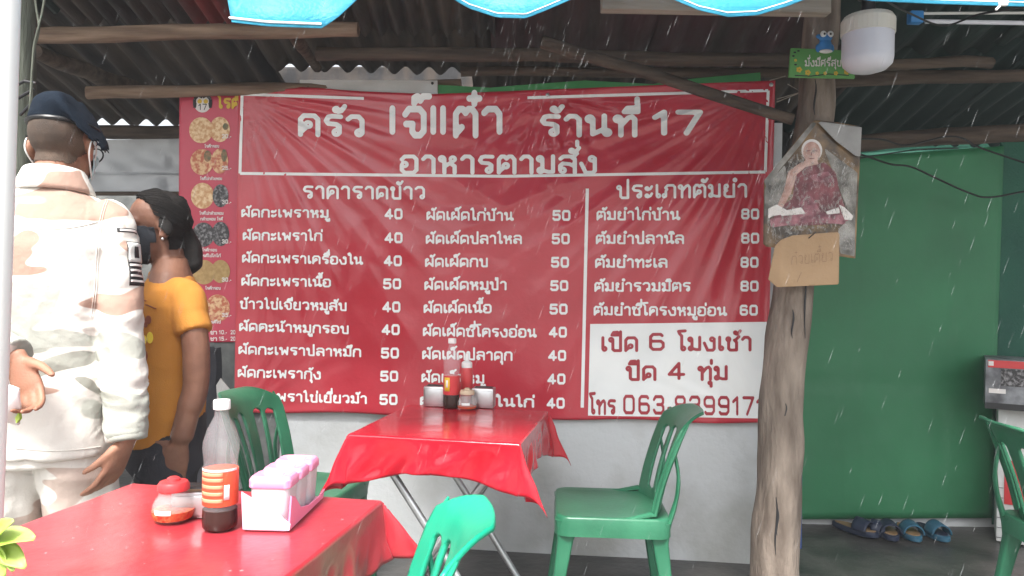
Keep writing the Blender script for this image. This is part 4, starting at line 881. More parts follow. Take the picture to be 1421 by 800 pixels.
# monk poster bent round the trunk
pm_ = atY(1122, 340, 2.9); t = thing('monk_poster', 'curled poster of a seated old monk in maroon robes on the trunk', 'poster', pm_)
def on_poster(P, lift):
    out = []
    for x, y in P:
        q = (x - 1124) / 66; Y = 2.895 + .035 * q * q + .012 * math.sin(y / 40) * q - lift; out.append(tuple(atY(x, y, Y)))
    return np.array(out)
def ppart(name, m, fn, lift, th=None):
    A = acc0(); fn(A); V_, F_ = fin(A); o = obj(name, (on_poster(V_, lift), F_), m, t, world=True)
    if th: solid(o, th, 1)
PO = [(1060, 251), (1084, 222), (1108, 190), (1130, 167), (1162, 170), (1196, 176), (1191, 270), (1187, 359), (1120, 350), (1059, 342)]
ppart('poster_sheet', M['poster'], lambda A: poly2(A, PO, 4), 0, .001)
ppart('mist_print', M['postergrey'], lambda A: (poly2(A, [(1143, 205), (1190, 240), (1187, 300), (1186, 356), (1166, 352), (1163, 320), (1180, 300), (1160, 250)], 3), poly2(A, [(1061, 262), (1090, 228), (1092, 262), (1075, 296), (1061, 300)], 3)), .0006)
ppart('folded_corner', M['posterback'], lambda A: poly2(A, [(1133, 168), (1196, 177), (1194, 218), (1186, 216), (1160, 196)], 3), .012, .0008)
ppart('folded_edge', M['postergrey'], lambda A: poly2(A, [(1060, 251), (1128, 169), (1133, 172), (1112, 200), (1082, 236), (1064, 262)], 3), .002)
ppart('robe_print', M['robe'], lambda A: (poly2(A, [(1104, 240), (1118, 228), (1146, 226), (1160, 240), (1164, 262), (1172, 286), (1180, 306), (1146, 312), (1100, 314), (1070, 308), (1084, 286), (1100, 276)], 3)), .0012)
ppart('robe_fold_print', M['robelight'], lambda A: (poly2(A, [(1096, 300), (1116, 274), (1126, 272), (1140, 296), (1176, 300), (1172, 312), (1130, 308), (1070, 316), (1068, 304)], 3), poly2(A, [(1122, 244), (1150, 238), (1160, 254), (1130, 252)], 3)), .0020)
ppart('halo_print', M['whiteink'], lambda A: ell2(A, 1126.5, 209, 14.5, 15.5, 2), .0012)
ppart('monk_print', M['monkskin'], lambda A: (ell2(A, 1126.5, 212, 12, 15, 2), poly2(A, [(1119, 222), (1134, 222), (1136, 228), (1118, 232), (1106, 242), (1098, 268), (1084, 292), (1076, 292), (1088, 264), (1094, 238), (1108, 228)], 2)), .0028)
def hands(A):
    for p in ([(1066, 290), (1078, 284), (1092, 292), (1086, 298), (1072, 300), (1066, 304)], [(1082, 294), (1112, 288), (1118, 297), (1084, 300)], [(1146, 294), (1164, 288), (1166, 296), (1148, 298)], [(1164, 284), (1172, 288), (1184, 300), (1182, 306), (1172, 305)]): poly2(A, p, 1.6)
ppart('hands_print', M['whiteink'], hands, .0034)
def face(A):
    line2(A, [(1119, 210), (1124, 209)], 1.2); line2(A, [(1129, 209), (1134, 210)], 1.2); line2(A, [(1123, 220), (1130, 220)], 1.2); line2(A, [(1126.5, 211), (1126, 216)], 1.0)
ppart('face_lines', M['robe'], face, .0036)
gm = mat('glare_mist', (.5, .47, .44), .35); gn = gm.node_tree.nodes; gt = gn.new('ShaderNodeTexNoise'); gt.inputs['Scale'].default_value = 15; gt.inputs['Detail'].default_value = 9; gt.inputs['Distortion'].default_value = 1.2
gr = gn.new('ShaderNodeMapRange'); gr.inputs['From Min'].default_value = .48; gr.inputs['From Max'].default_value = .78; gr.inputs['To Max'].default_value = .75
gm.node_tree.links.new(gt.outputs[0], gr.inputs[0]); gm.node_tree.links.new(gr.outputs[0], gn['Principled BSDF'].inputs['Alpha'])
ppart('glare_overlay', gm, lambda A: poly2(A, [(1066, 256), (1112, 204), (1150, 208), (1186, 226), (1184, 350), (1120, 344), (1064, 338)], 4), .0044)  # overlay painting whitish glare and mist across the flat print
# cardboard
pcb = atY(1118, 395, 2.86); t = thing('cardboard_sign', 'folded brown cardboard piece with faint handwriting under the monk poster', 'sign', pcb)
def on_card(P, lift): return np.array([tuple(atY(x, y, 2.862 + (.0006 * max(0, 1085 - x) ** 1.2) - lift)) for x, y in P])
A = acc0(); poly2(A, [(1066, 388), (1075, 342), (1084, 333), (1100, 327), (1165, 322), (1164, 395), (1078, 399)], 3); V_, F_ = fin(A); solid(obj('cardboard_sheet', (on_card(V_, 0), F_), M['cardboard'], t, world=True), .004, 1)
A = acc0(); text('ก๋วยเตี๋ยว', 1098, 1156, 368, 362, 12, .035, acc=A); line2(A, [(1106, 392), (1112, 378)], .8); V_, F_ = fin(A); obj('handwriting', (on_card(V_, .0012), F_), M['pencil'], t, world=True)
bm = nb(); tube(bm, curve([atY(1122, 331, 2.855), atY(1128, 326, 2.85), atY(1132, 322, 2.86)], 4), .002, 6); obj('tie_wire', bm, M['black'], t, world=True)

# ------------------------------------------------------------------ right: carton on white cabinet, sandals
pb = atZ(1440, 742, 0.0); Yb = 3.75
t = thing('cabinet', 'white tiled cabinet with red panels at the right edge', 'cabinet', (atY(1470, 700, Yb).x, Yb + .2, 0))
cx0 = atY(1383, 700, Yb).x; zt = atY(1400, 566, Yb).z
def rotbox(bm, p, th, c, sz, bev=.003):
    """box at local offset c (x right, y back, z up) from the front left foot point p, turned by th"""
    Rm = Matrix.Rotation(th, 3, 'Z'); box(bm, Vector(p) + Rm @ Vector(c), sz, Rm, bev)
TH = R(-31); fp = Vector((cx0, Yb, 0))
bm = nb(); rotbox(bm, fp, TH, (.35, .25, zt / 2 + .01), (.7, .5, zt - .02), .004); obj('cabinet_body', bm, M['whitesign'], t, world=True)
bm = nb(); rotbox(bm, fp, TH, (.37, -.001, atY(1400, 605, Yb).z), (.68, .012, .085)); obj('red_panel', bm, M['redcap'], t, world=True)
bm = nb(); rotbox(bm, fp, TH, (.38, -.001, atY(1400, 668, Yb).z), (.70, .012, .22)); obj('red_panel', bm, M['redcap'], t, world=True)
for q in range(6):
    bm = nb(); rotbox(bm, fp, TH, (.014, -.001, .04 + q * .05), (.026, .003, .0025), 0); obj('tile_joint', bm, M['black'], t, world=True)
Yc = 3.70; t = thing('carton', 'printed grey and red carton standing on the white cabinet', 'carton', atY(1400, 553, Yc) + Vector((.1, .2, 0)))
cp = atY(1367, 553, Yc); cp.z = zt + .002; ch = atY(1367, 499, Yc).z - zt; kx = Yc / F
bm = nb(); rotbox(bm, cp, TH, (.22, .15, ch / 2), (.44, .30, ch), .002); obj('carton_box', bm, M['boxprint'], t, world=True)
bm = nb(); rotbox(bm, cp, TH, (.22, -.0012, ch - .022), (.42, .003, .036), 0); rotbox(bm, cp, TH, (.30, -.0012, ch - .05), (.25, .003, .022), 0); obj('red_print', bm, M['redcap'], t, world=True, smooth=False)
bm = nb(); rotbox(bm, cp, TH, (.15, -.0022, ch - .085), (.17, .003, .085), 0); obj('picture_print', bm, M['food3'], t, world=True, smooth=False)
bm = nb(); rotbox(bm, cp, TH, (.05, -.002, ch - .155), (.07, .003, .022), 0); obj('white_print', bm, M['whiteink'], t, world=True)
bm = nb(); rotbox(bm, cp, TH, (.022, -.0042, ch - .02), (.022, .003, .022), .001); obj('round_print', bm, M['whiteink'], t, world=True)
bm = nb(); rotbox(bm, cp, TH, (.22, -.0012, .016), (.44, .003, .03), 0); obj('dark_print', bm, M['inkblack'], t, world=True)
def sandal(label, px, py, rz, m, top, s=1.0):
    p = atZ(px, py, .025); t = thing('sandal', label, 'sandal', (p.x, p.y, .024), rz, 'sandals by the green sheet')
    def foot(z, g=1): return [Vector((s * g * (.045 + .012 * math.cos(a)) * math.sin(a) * .95, s * g * .125 * -math.cos(a), z)) for a in [2 * math.pi * i / 28 for i in range(28)]]
    bm = nb(); rings(bm, [foot(0, .95), foot(.004), foot(.024), foot(.028, .96)]); obj('sole', bm, m, t)
    bm = nb(); rings(bm, [foot(.0285, .88), foot(.031, .86)]); obj('insole', bm, top, t)
    bm = nb()
    sheet(bm, 12, 5, lambda u, v: Vector((s * .052 * math.cos(math.pi * u), s * (-.085 + .075 * v), .024 + s * (.05 + .01 * v) * math.sin(math.pi * u)))); o = obj('strap', bm, m, t); solid(o, .006)
    return t
sandal('blue foam sandal, rightmost of the row on the floor', 1293, 742, R(4), M['sandal'], M['sandaldark'])
sandal('blue foam sandal next to the rightmost sandal', 1259, 742, R(-6), M['sandal'], M['tan'])
sandal('dark navy sandal right of the flat tan soled one', 1229, 741, R(-8), M['sandaldark'], M['tan'])
sandal('dark navy sandal with tan sole lying flat in the row', 1206, 740, R(60), M['sandaldark'], M['tan'], .9)
sandal('dark navy sandal, leftmost of the row on the floor', 1186, 738, R(35), M['sandaldark'], M['tan'])

# ------------------------------------------------------------------ plant at lower left
pp_ = Vector((-.60, .80, 0)); t = thing('potted_plant', 'yellow green leafy plant poking in at the lower left corner', 'plant', pp_)
bm = nb(); lathe(bm, [(0, .01), (.10, .01), (.105, .02), (.14, .24), (.15, .25), (.15, .28), (.135, .28), (.13, .25), (0, .25)], pp_); obj('pot', bm, M['clay'], t, world=True)
bm = nb(); lathe(bm, [(0, .251), (.128, .251), (.1, .262), (0, .265)], pp_); obj('soil', bm, M['soil'], t, world=True)
def leaf(bm, base, tip, wd, nrm, curl=.12):
    base, tip = Vector(base), Vector(tip); d = tip - base; L_ = d.length; d.normalize(); n = (Vector(nrm) - d * d.dot(Vector(nrm))).normalized(); s = d.cross(n)
    def f(u, v):
        x = 2 * u - 1; q = math.sin(math.pi * (v * .93 + .03)) ** .8 * (1 - .25 * v)
        return base + d * (L_ * v) + s * (wd * x * q) + n * (abs(x) * wd * q * .35 - curl * L_ * v * v + .02 * L_ * math.sin(v * 9 + x))
    sheet(bm, 6, 14, f)
bm = nb(); Yl = .82; tp = atY(-14, 752, Yl)
tube(bm, curve([pp_ + Vector((0, 0, .25)), pp_ + Vector((.0, .01, .6)), Vector((tp.x, tp.y, tp.z - .06)), tp + Vector((0, 0, .05))], 6), .005, 8); obj('stem', bm, M['stem'], t, world=True)
bm = nb()
for a, b, wd, n_ in (((-14, 752), (43, 741), .017, (0, -.5, 1)), ((-5, 755), (32, 785), .013, (.3, -.8, .5)), ((-12, 756), (2, 800), .016, (-.2, -1, .3)), ((4, 752), (18, 790), .009, (.6, -.7, .3)), ((-14, 748), (12, 722), .012, (0, -.8, .5))):
    leaf(bm, atY(*a, Yl), atY(*b, Yl - .02), wd, n_)
for k_ in range(9):
    z = .4 + .055 * k_; a_ = k_ * 2.4; bs = pp_ + Vector((0, .01, z)); leaf(bm, bs, bs + Vector((.12 * math.cos(a_), .10 * math.sin(a_) - .02, .02)), .02, (0, 0, 1))
solid(obj('leaves', bm, M['leaf'], t, world=True), .0006)

# ------------------------------------------------------------------ people
def head_bm():
    bm = nb()
    ell(bm, (0, -.015, .035), (.077, .097, .088)); ell(bm, (0, .028, -.04), (.062, .066, .078)); ell(bm, (0, .062, -.092), (.032, .03, .027))
    ell(bm, (0, .07, .022), (.054, .03, .018)); tube(bm, [(0, .088, .02), (0, .104, -.012), (0, .109, -.026), (0, .098, -.036)], [.009, .012, .016, .012], 10)
    ell(bm, (0, .086, -.062), (.024, .016, .008)); ell(bm, (0, .084, -.072), (.021, .015, .008))
    for s in (-1, 1):
        ell(bm, (s * .036, .07, -.022), (.02, .02, .02)); Mx = Matrix.Rotation(s * R(24), 3, 'Z') @ Matrix.Rotation(R(-10), 3, 'X')
        ell(bm, (s * .081, -.012, -.006), (.009, .021, .033), Mx); ell(bm, (s * .079, -.004, -.03), (.008, .012, .012))
    tube(bm, [(0, -.025, -.04), (0, -.035, -.10), (0, -.045, -.20)], [.054, .055, .064], 20)
    return bm
def hand_bm(bm, W, d, n, s, curls, sp=(.06, .02, -.02, -.07), thumb=(.5, .35), k=1.0):
    """W wrist, d towards the fingertips, n palm side, s thumb side"""
    W, d, n, s = Vector(W), Vector(d).normalized(), Vector(n), Vector(s)
    n = (n - d * n.dot(d)).normalized(); s = (s - d * s.dot(d) - n * s.dot(n)).normalized()
    rs = []
    for q, w_, th in ((-.02, .026, .019), (.01, .029, .019), (.04, .037, .017), (.07, .041, .015), (.092, .040, .012)):
        rs.append([W + d * (q * k) + s * (math.cos(a) * w_ * k) + n * (math.sin(a) * th * k) for a in [2 * math.pi * i / 16 for i in range(16)]])
    rings(bm, rs)
    lens = ((.041, .026, .021), (.046, .03, .022), (.042, .028, .021), (.032, .02, .018))
    for f in range(4):
        p = W + d * (.088 * k) + s * ((.030 - .020 * f) * k); a = curls[f] * .6; dd = (d + s * sp[f]).normalized(); pts = [W + d * (.06 * k) + s * ((.026 - .018 * f) * k), p]; ang = 0
        for L_, c_ in zip(lens[f], (.75, 1.0, .7)):
            ang += curls[f] * c_; q = (dd * math.cos(ang) + n * math.sin(ang)); pts.append(pts[-1] + q * (L_ * k))
        tube(bm, pts, [.0095 * k, .0098 * k, .0088 * k, .0080 * k, .0062 * k], 10); ell(bm, pts[-1], (.0063 * k,) * 3, u=8, v=6)
    b0 = W + d * (.018 * k) + s * (.024 * k); dd = (d * math.cos(thumb[0] * 1.2) + s * math.sin(thumb[0] * 1.2) + n * .25).normalized(); p1 = b0 + dd * (.042 * k); d2 = (dd + d * .35 + n * thumb[1]).normalized(); p2 = p1 + d2 * (.034 * k); p3 = p2 + (d2 + n * .2).normalized() * (.026 * k)
    tube(bm, [b0, p1, p2, p3], [.016 * k, .012 * k, .0105 * k, .008 * k], 10); ell(bm, p3, (.008 * k,) * 3, u=8, v=6)
def add_bm(dst, src, Mx):
    me = bpy.data.meshes.new('x'); src.transform(Mx); src.to_mesh(me); src.free(); dst.from_mesh(me); bpy.data.meshes.remove(me)
def ridge(c, fx, fy, fz, seed): return 1 - 3.2 * abs(noise.noise((c.x * fx + seed, c.y * fy + seed, c.z * fz)))

# --- soldier -------------------------------------------------------------
MP = Vector((atY(66, 300, 2.12).x, 2.12, 0)); mz = R(8)
man = thing('person', 'soldier in pale desert camouflage and navy beret seen from behind', 'person', MP, mz)
HM = Matrix.Translation((.026, .03, 1.635)) @ Matrix.Rotation(R(-4), 4, 'Z') @ Matrix.Rotation(R(-4), 4, 'X')
def mloc(px, py, Y): return man.matrix_basis.inverted() @ atY(px, py, Y)
man.matrix_basis = Matrix.Translation(MP) @ Matrix.Rotation(mz, 4, 'Z')
b = nb(); add_bm(b, head_bm(), HM)
rings(b, [ring(0, 0, z, rx, ry, 24) for z, rx, ry in ((.84, .14, .10), (1.0, .14, .095), (1.2, .16, .10), (1.36, .16, .09), (1.44, .12, .07))])
ls, le, lw = Vector((-.17, 0, 1.43)), Vector((-.29, -.13, 1.14)), mloc(24, 500, 1.86)
rs_v, re, rw = Vector((.15, 0, 1.43)), Vector((.206, -.03, 1.14)), mloc(176, 612, 2.06)
tube(b, [ls, le, lw], [.05, .042, .028], 14); tube(b, [rs_v, re, rw], [.05, .042, .028], 14)
for s in (-1, 1): tube(b, [(s * .09, 0, .86), (s * .10, .01, .48), (s * .105, -.02, .10)], [.085, .055, .04], 14); tube(b, [(s * .105, -.05, .05), (s * .115, .06, .04), (s * .12, .16, .03)], [.035, .04, .03], 12)
lh = (mloc(52, 572, 1.84) - lw).normalized(); view = (man.matrix_basis.inverted().to_3x3() @ Vector((0, -1, 0)))
rgt = (man.matrix_basis.inverted().to_3x3() @ Vector((1, 0, 0)))
hand_bm(b, lw, lh, view, rgt + Vector((0, 0, .4)), (.5, .62, .7, .75), thumb=(.75, .2), k=1.0)
rh = (mloc(150, 668, 2.04) - rw).normalized()
hand_bm(b, rw, rh, -rgt - view * .2, view * 1.0 - rgt * .3, (.28, .34, .4, .45), thumb=(.35, .3), k=1.0)
b = remesh(b, .005, 3); mb = b.copy()
body = obj('body', b, M['skin'], man, sharp=180)
hp = lambda c: c.z > .03 - .55 * max(0, c.y + .02) and c.y < .075 and (c.z > -.055 + .25 * max(0, abs(c.x) - .03)) and not (abs(c.x) > .068 and c.z < .035 and c.y > -.045) and c.z > -.075
obj('hair', shell(mb, lambda c: (c.y < .03 and -.065 < c.z < .13 and c.z > -.06 + .8 * max(0, c.y + .05) and abs(c.x) < .0785 and not (abs(c.x) > .07 and c.y > -.04 and c.z < .04)), lambda c: .0022, HM), M['stubble'], man, sharp=180)
o = obj('face_mask', shell(mb, lambda c: c.y > .035 and -.125 < c.z < -.012 and abs(c.x) < .07, lambda c: .010 + .01 * max(0, c.y - .06), HM), M['bluemask'], man, sharp=180); solid(o, .0015)
bm = nb()
for s in (-1, 1):
    tube(bm, curve([HM @ Vector(q) for q in ((s * .064, .05, -.03), (s * .080, .025, -.008), (s * .088, -.002, .026), (s * .090, -.026, .012), (s * .087, -.030, -.022), (s * .076, .004, -.058), (s * .062, .045, -.085))], 5), .0022, 8)
obj('mask_strap', bm, M['white'], man)
bm = nb()
for s in (-1, 1):
    tube(bm, curve([HM @ Vector(q) for q in ((s * .088, -.03, .02), (s * .09, .0, .028), (s * .078, .07, .02), (s * .068, .105, .014))], 5), .0026, 8)
    tube(bm, [HM @ Vector((s * .036 + .029 * math.cos(a), .112 - .012 * abs(math.cos(a)) * (1 if math.cos(a) * s > 0 else 0), .002 + .022 * math.sin(a))) for a in [2 * math.pi * i / 20 for i in range(21)]], .0022, 8)
obj('spectacles', bm, M['black'], man)
# beret
b = nb(); BM_ = HM @ Matrix.Translation((.0, -.004, .052))
rsb = []
for z, rx, ry, ox, oy in ((.0, .083, .103, 0, 0), (.022, .086, .106, 0, 0), (.034, .092, .112, .008, .004), (.050, .100, .118, .018, .006), (.068, .095, .112, .018, .004), (.084, .072, .086, .012, .0), (.092, .04, .05, .004, 0)):
    rsb.append([BM_ @ (q + Vector((0, 0, 0 - 1.5 * max(0, q.x - .035) * min(1, z / .05) - .10 * max(0, q.y - .05) * (z / .05)))) for q in ring(ox, oy, z, rx, ry, 32)])
rings(b, rsb); b = remesh(b, .006, 3); wrinkle(b, .003, lambda c: noise.noise(c * 14)); obj('beret', b, M['navy'], man, sharp=180)
bm = nb(); tube(bm, [BM_ @ q for q in ring(0, 0, .004, .0845, .1045, 32)] + [BM_ @ ring(0, 0, .004, .0845, .1045, 32)[0]], .007, 8); obj('beret_band', bm, M['leather'], man)
# jacket
b = nb()
rings(b, [ring(.012, cy, z, rx * .90, ry, 32, 2.4) for z, rx, ry, cy in ((.765, .198, .142, 0), (.80, .198, .142, 0), (.90, .192, .136, 0), (1.0, .186, .128, 0), (1.10, .188, .126, 0), (1.22, .202, .130, -.005), (1.34, .208, .126, -.01), (1.42, .196, .108, -.008), (1.47, .155, .088, -.004), (1.505, .10, .075, 0), (1.52, .07, .065, 0))])
tube(b, curve([(-.13, 0, 1.425), (-.185, -.02, 1.385), le + Vector((.02, .05, .09)), le, le + (lw - le) * .45, lw - (lw - le).normalized() * .02], 4), [.070] * 5 + [.068] * 4 + [.064] * 4 + [.062] * 4 + [.056] * 3 + [.05], 20)
tube(b, curve([(.13, 0, 1.425), (.172, -.008, 1.385), re + Vector((-.01, .01, .10)), re, re + (rw - re) * .5, rw - (rw - re).normalized() * .005], 4), [.070] * 5 + [.067] * 4 + [.063] * 4 + [.060] * 4 + [.054] * 3 + [.05], 20)
b = remesh(b, .006, 3)
def jw(c):
    w_ = Vector((noise.noise(c * 4), noise.noise(c * 4 + Vector((7, 0, 0))), noise.noise(c * 4 + Vector((0, 9, 0))))) * .12; c = c + w_
    a = ridge(c, 5, 5, 9, 3) * .7 + ridge(c, 9, 9, 5, 11) * .5 + noise.noise(c * 25) * .25
    if abs(c.x) > .16: a += .8 * ridge(c, 6, 6, 20, 5)
    if c.z < 1.0: a += .5 * ridge(c, 12, 12, 3, 7)
    return a
wrinkle(b, .0046, jw)
hem = [v for v in b.verts if v.co.z < .772]
from mathutils.bvhtree import BVHTree
JB = BVHTree.FromBMesh(b)
jk = obj('jacket', b, M['camo'], man, sharp=180)
def seam(pts):
    Wi = man.matrix_basis.inverted(); o_ = Wi @ CAM; out = []
    for x, y in pts:
        d_ = (Wi.to_3x3() @ ray(x, y)).normalized(); hit = JB.ray_cast(o_, d_)[0]
        if hit: out.append(hit - d_ * .0012)
    if len(out) > 2:
        bm = nb(); tube(bm, out, .0013, 6); obj('seam', bm, M['camopale'], jk)
def dense(P, n=14): return [(p.x, p.y) for p in curve([(x, y, 0) for x, y in P], n)]
seam(dense([(152, 266), (140, 300), (134, 350), (131, 400), (126, 440)])); seam(dense([(155, 266), (143, 300), (137, 350), (134, 400), (129, 440)]))
seam(dense([(18, 312), (60, 318), (100, 316), (136, 308)])); seam(dense([(20, 622), (70, 626), (110, 624), (140, 620)]))
bm = nb()
pts_c = [ring(.018, -.002, z, rx, ry, 30) for z, rx, ry in ((1.49, .108, .088), (1.505, .105, .086), (1.555, .082, .074), (1.56, .078, .071), (1.55, .074, .068), (1.50, .075, .07))]
rings(bm, [[q + Vector((0, .0, .012 * (1 if q.y < 0 else -1.6) * abs(q.y) / .08)) for q in r_] for r_ in pts_c], cap=False); solid(obj('collar', bm, M['camo'], jk, sharp=60), .002)
bm = nb(); cd = (rw - re).normalized(); c_ = rw - cd * .03; tube(bm, [c_ - cd * .03, c_, c_ + cd * .03], [.054, .0545, .053], 24); b2_ = remesh(bm, .006, 2); obj('cuff', b2_, M['camo'], jk, sharp=180)
bm = nb(); cd = (lw - le).normalized(); c_ = lw - cd * .03; tube(bm, [c_ - cd * .03, c_, c_ + cd * .025], [.056, .056, .054], 24); b2_ = remesh(bm, .006, 2); obj('cuff', b2_, M['camo'], jk, sharp=180)
# rank badge on the right sleeve
axis = (re - Vector((.172, -.008, 1.385))).normalized(); bc = Vector((.172, -.008, 1.385)) + axis * .085
o1 = Vector((1, 0, 0)) - axis * axis.x; o1.normalize(); o2 = axis.cross(o1)
def sl_pt(a, h, r):
    dr = o1 * math.cos(a) + o2 * math.sin(a); base = bc + axis * h
    hit = JB.ray_cast(base + dr * .3, -dr, .3)[0]
    return (hit if hit else base + dr * .07) + dr * (r - .0825)
def badge(name, m, a0, a1, h0, h1, r): 
    bm = nb(); sheet(bm, 8, 6, lambda u, v: sl_pt(a0 + (a1 - a0) * u, h0 + (h1 - h0) * v, r)); solid(obj(name, bm, m, bd), .001)
s_ = 1 if sl_pt(.6, 0, .08).dot(view) > sl_pt(-.6, 0, .08).dot(view) else -1
bm = nb(); sheet(bm, 10, 10, lambda u, v: sl_pt(s_ * (-.15 + .85 * u), -.05 + .125 * v, .0845)); bd = obj('rank_badge', bm, M['inkblack'], jk); solid(bd, .001)
badge('badge_field', M['whitesign'], s_ * -.12, s_ * .67, -.047, .008, .0858)
bm = nb(); 
for q in range(4): badge('rank_stripe', M['whiteink'], s_ * -.10, s_ * .65, .014 + .015 * q, .020 + .015 * q, .0860)
bm.free(); badge('badge_mark', M['inkblack'], s_ * .16, s_ * .42, -.036, -.004, .0866)
badge('arm_tab', M['inkblack'], s_ * -.1, s_ * 1.0, -.088, -.076, .0835); badge('arm_tab_words', M['whiteink'], s_ * 0.0, s_ * .9, -.085, -.079, .0846)
# trousers and boots
b = nb(); rings(b, [ring(0, 0, z, rx, ry, 28, 2.3) for z, rx, ry in ((.74, .185, .125), (.80, .178, .122), (.98, .168, .115))])
for s in (-1, 1): tube(b, curve([(s * .085, 0, .80), (s * .100, 0, .66), (s * .112, .012, .48), (s * .112, 0, .28), (s * .11, -.01, .13)], 4), [.105] * 4 + [.098] * 4 + [.086] * 4 + [.082] * 4 + [.08], 20)
b = remesh(b, .008, 2); wrinkle(b, .006, lambda c: .7 * ridge(c, 6, 6, 12, 2) + .4 * ridge(c, 14, 14, 5, 8)); obj('trousers', b, M['camopale'], man, sharp=180)
for s in (-1, 1):
    b = nb(); tube(b, [(s * .11, -.01, .20), (s * .11, -.01, .06)], [.058, .06], 16); tube(b, [(s * .108, -.065, .05), (s * .115, .05, .055), (s * .12, .17, .038)], [.05, .055, .042], 14); b = remesh(b, .008, 2); obj('boot', b, M['leather'], man, sharp=180)
# cloth held in the left hand
bm = nb(); 
def cf(u, v):
    p = atY(-30 + 58 * u, 540 + 50 * v - 8 * math.sin(u * 3), 1.80 + .02 * math.sin(u * 5 + v * 3) ); return p
sheet(bm, 14, 12, cf); o = tag(obj('folded_cloth', bm, M['white']), 'white folded cloth with yellow green edge held in the soldier hand', 'cloth'); solid(o, .012)
bm = nb(); slab(bm, [atY(21, 580, 1.79), atY(26, 572, 1.79), atY(27, 582, 1.79), atY(22, 588, 1.79)], Vector((0, .01, 0))); slab(bm, [atY(12, 560, 1.785), atY(18, 559, 1.785), atY(20, 566, 1.785), atY(15, 568, 1.785)], Vector((0, .01, 0))); obj('yellow_edge', bm, M['leaf'], o, smooth=False)

# --- woman ----------------------------------------------------------------
WP = Vector((atY(237, 400, 2.5).x, 2.5, 0)); wz = R(108)
wom = thing('person', 'woman in orange shirt and black mask with tied hair, arm hanging', 'person', WP, wz); wom.matrix_basis = Matrix.Translation(WP) @ Matrix.Rotation(wz, 4, 'Z')
def wl(px, py, Y): return wom.matrix_basis.inverted() @ atY(px, py, Y)
hc = wl(217, 317, 2.5)
HW = Matrix.Translation((0, hc.y, hc.z)) @ Matrix.Rotation(R(17), 4, 'Z') @ Matrix.Rotation(R(-4), 4, 'X') @ Matrix.Diagonal((.98, .98, .98, 1))
b = nb(); add_bm(b, head_bm(), HW)
rings(b, [ring(0, 0, z, rx, ry, 24) for z, rx, ry in ((.72, .14, .11), (.9, .13, .10), (1.1, .14, .10), (1.22, .13, .09), (1.28, .10, .065), (1.33, .05, .05))])
shl, slv, wrl = wl(257, 412, 2.41), wl(270, 462, 2.38), wl(250, 614, 2.36)
elb = wl(272, 532, 2.38)
tube(b, curve([shl, slv, elb, (elb + wrl) / 2, wrl], 4), [.040] * 4 + [.042] * 4 + [.040] * 4 + [.036] * 4 + [.026], 14)
rsl, rel_, rwl = Vector((.165, -.01, 1.205)), Vector((.22, -.03, .95)), Vector((.21, .06, .72))
tube(b, [rsl, rel_, rwl], [.05, .04, .026], 14)
dn = wl(240, 664, 2.36) - wrl
hand_bm(b, wrl, dn, Vector((1, .1, 0)), Vector((0, 1, .1)), (.22, .28, .34, .4), thumb=(.4, .2), k=.95); hand_bm(b, rwl, Vector((0, .1, -1)), Vector((-1, .1, 0)), Vector((0, 1, 0)), (.22, .28, .34, .4), k=.95)
for s in (-1, 1): tube(b, [(s * .08, 0, .75), (s * .085, .01, .42), (s * .09, -.02, .08)], [.08, .05, .036], 14); tube(b, [(s * .09, -.04, .045), (s * .1, .06, .035), (s * .105, .14, .025)], [.03, .035, .025], 12)
b = remesh(b, .005, 3); wb = b.copy(); obj('body', b, M['skin2'], wom, sharp=180)
o = obj('hair', shell(wb, lambda c: c.z > -.075 and c.y < .088 and c.z > .055 + .9 * (c.y + .0) * (1 if c.y > 0 else 0) - (.11 if c.y < -.028 else .055 * (1 if c.y < -.0 else 0)) - .03 * max(0, min(1, -c.y / .02)) and c.z < .14, lambda c: .007 + .003 * noise.noise(c * 60), HW), M['hair'], wom, sharp=180); solid(o, .006)
rh_ = random.Random(5); bm = nb(); tie = Vector((0, -.088, -.012)); HB = BVHTree.FromBMesh(wb)
for q in range(230):
    th = rh_.uniform(-1.75, 1.75); fr_ = rh_.uniform(-.1, .62) if abs(th) < 1.2 else rh_.uniform(-.05, .2)
    P0 = Vector((math.sin(th) * .08, .075 * math.cos(fr_ * .6) * (1 - abs(th) / 2.2), .02 + .11 * max(.0, math.cos(th * .8)) * (.75 + .25 * math.cos(fr_)))); pts = []
    for k_ in range(9):
        t_ = k_ / 8; g_ = (P0 * (1 - t_) + tie * t_); dr = (g_ - Vector((0, -.012, .025))); dr.normalize()
        g_ = Vector((0, -.012, .025)) + dr * .2; o_ = HW @ g_; tg = HW @ Vector((0, -.012, .025)); hit = HB.ray_cast(o_, (tg - o_).normalized())[0]
        if hit: pts.append(hit + (o_ - tg).normalized() * (.0118 + .001 * math.sin(q)))
    if len(pts) > 4: tube(bm, pts, [.0006] + [.0010] * (len(pts) - 2) + [.0008], 4)
tag(obj('hair_strands', bm, M['hair'], wom, sharp=180), kind='stuff')
bm = nb(); tube(bm, curve([HW @ Vector(q) for q in ((0, -.070, .005), (.0, -.095, -.03), (-.005, -.105, -.075), (-.008, -.105, -.12), (-.01, -.095, -.165))], 5), [.03] * 3 + [.033] * 5 + [.036] * 5 + [.034] * 4 + [.028, .02, .012, .005], 16, wob=.2); obj('ponytail', bm, M['hair'], wom, sharp=180)
o = obj('face_mask', shell(wb, lambda c: c.y > .012 + .35 * max(0, -.05 - c.z) * 0 and -.118 < c.z < .008 - .32 * max(0, .09 - c.y) * .3 and abs(c.x) < .078 and c.y > -.02 and not (c.y < .03 and c.z < -.05 - 0 * c.y), lambda c: .007 + .05 * max(0, c.y - .07), HW), M['mask'], wom, sharp=180); solid(o, .0015)
bm = nb()
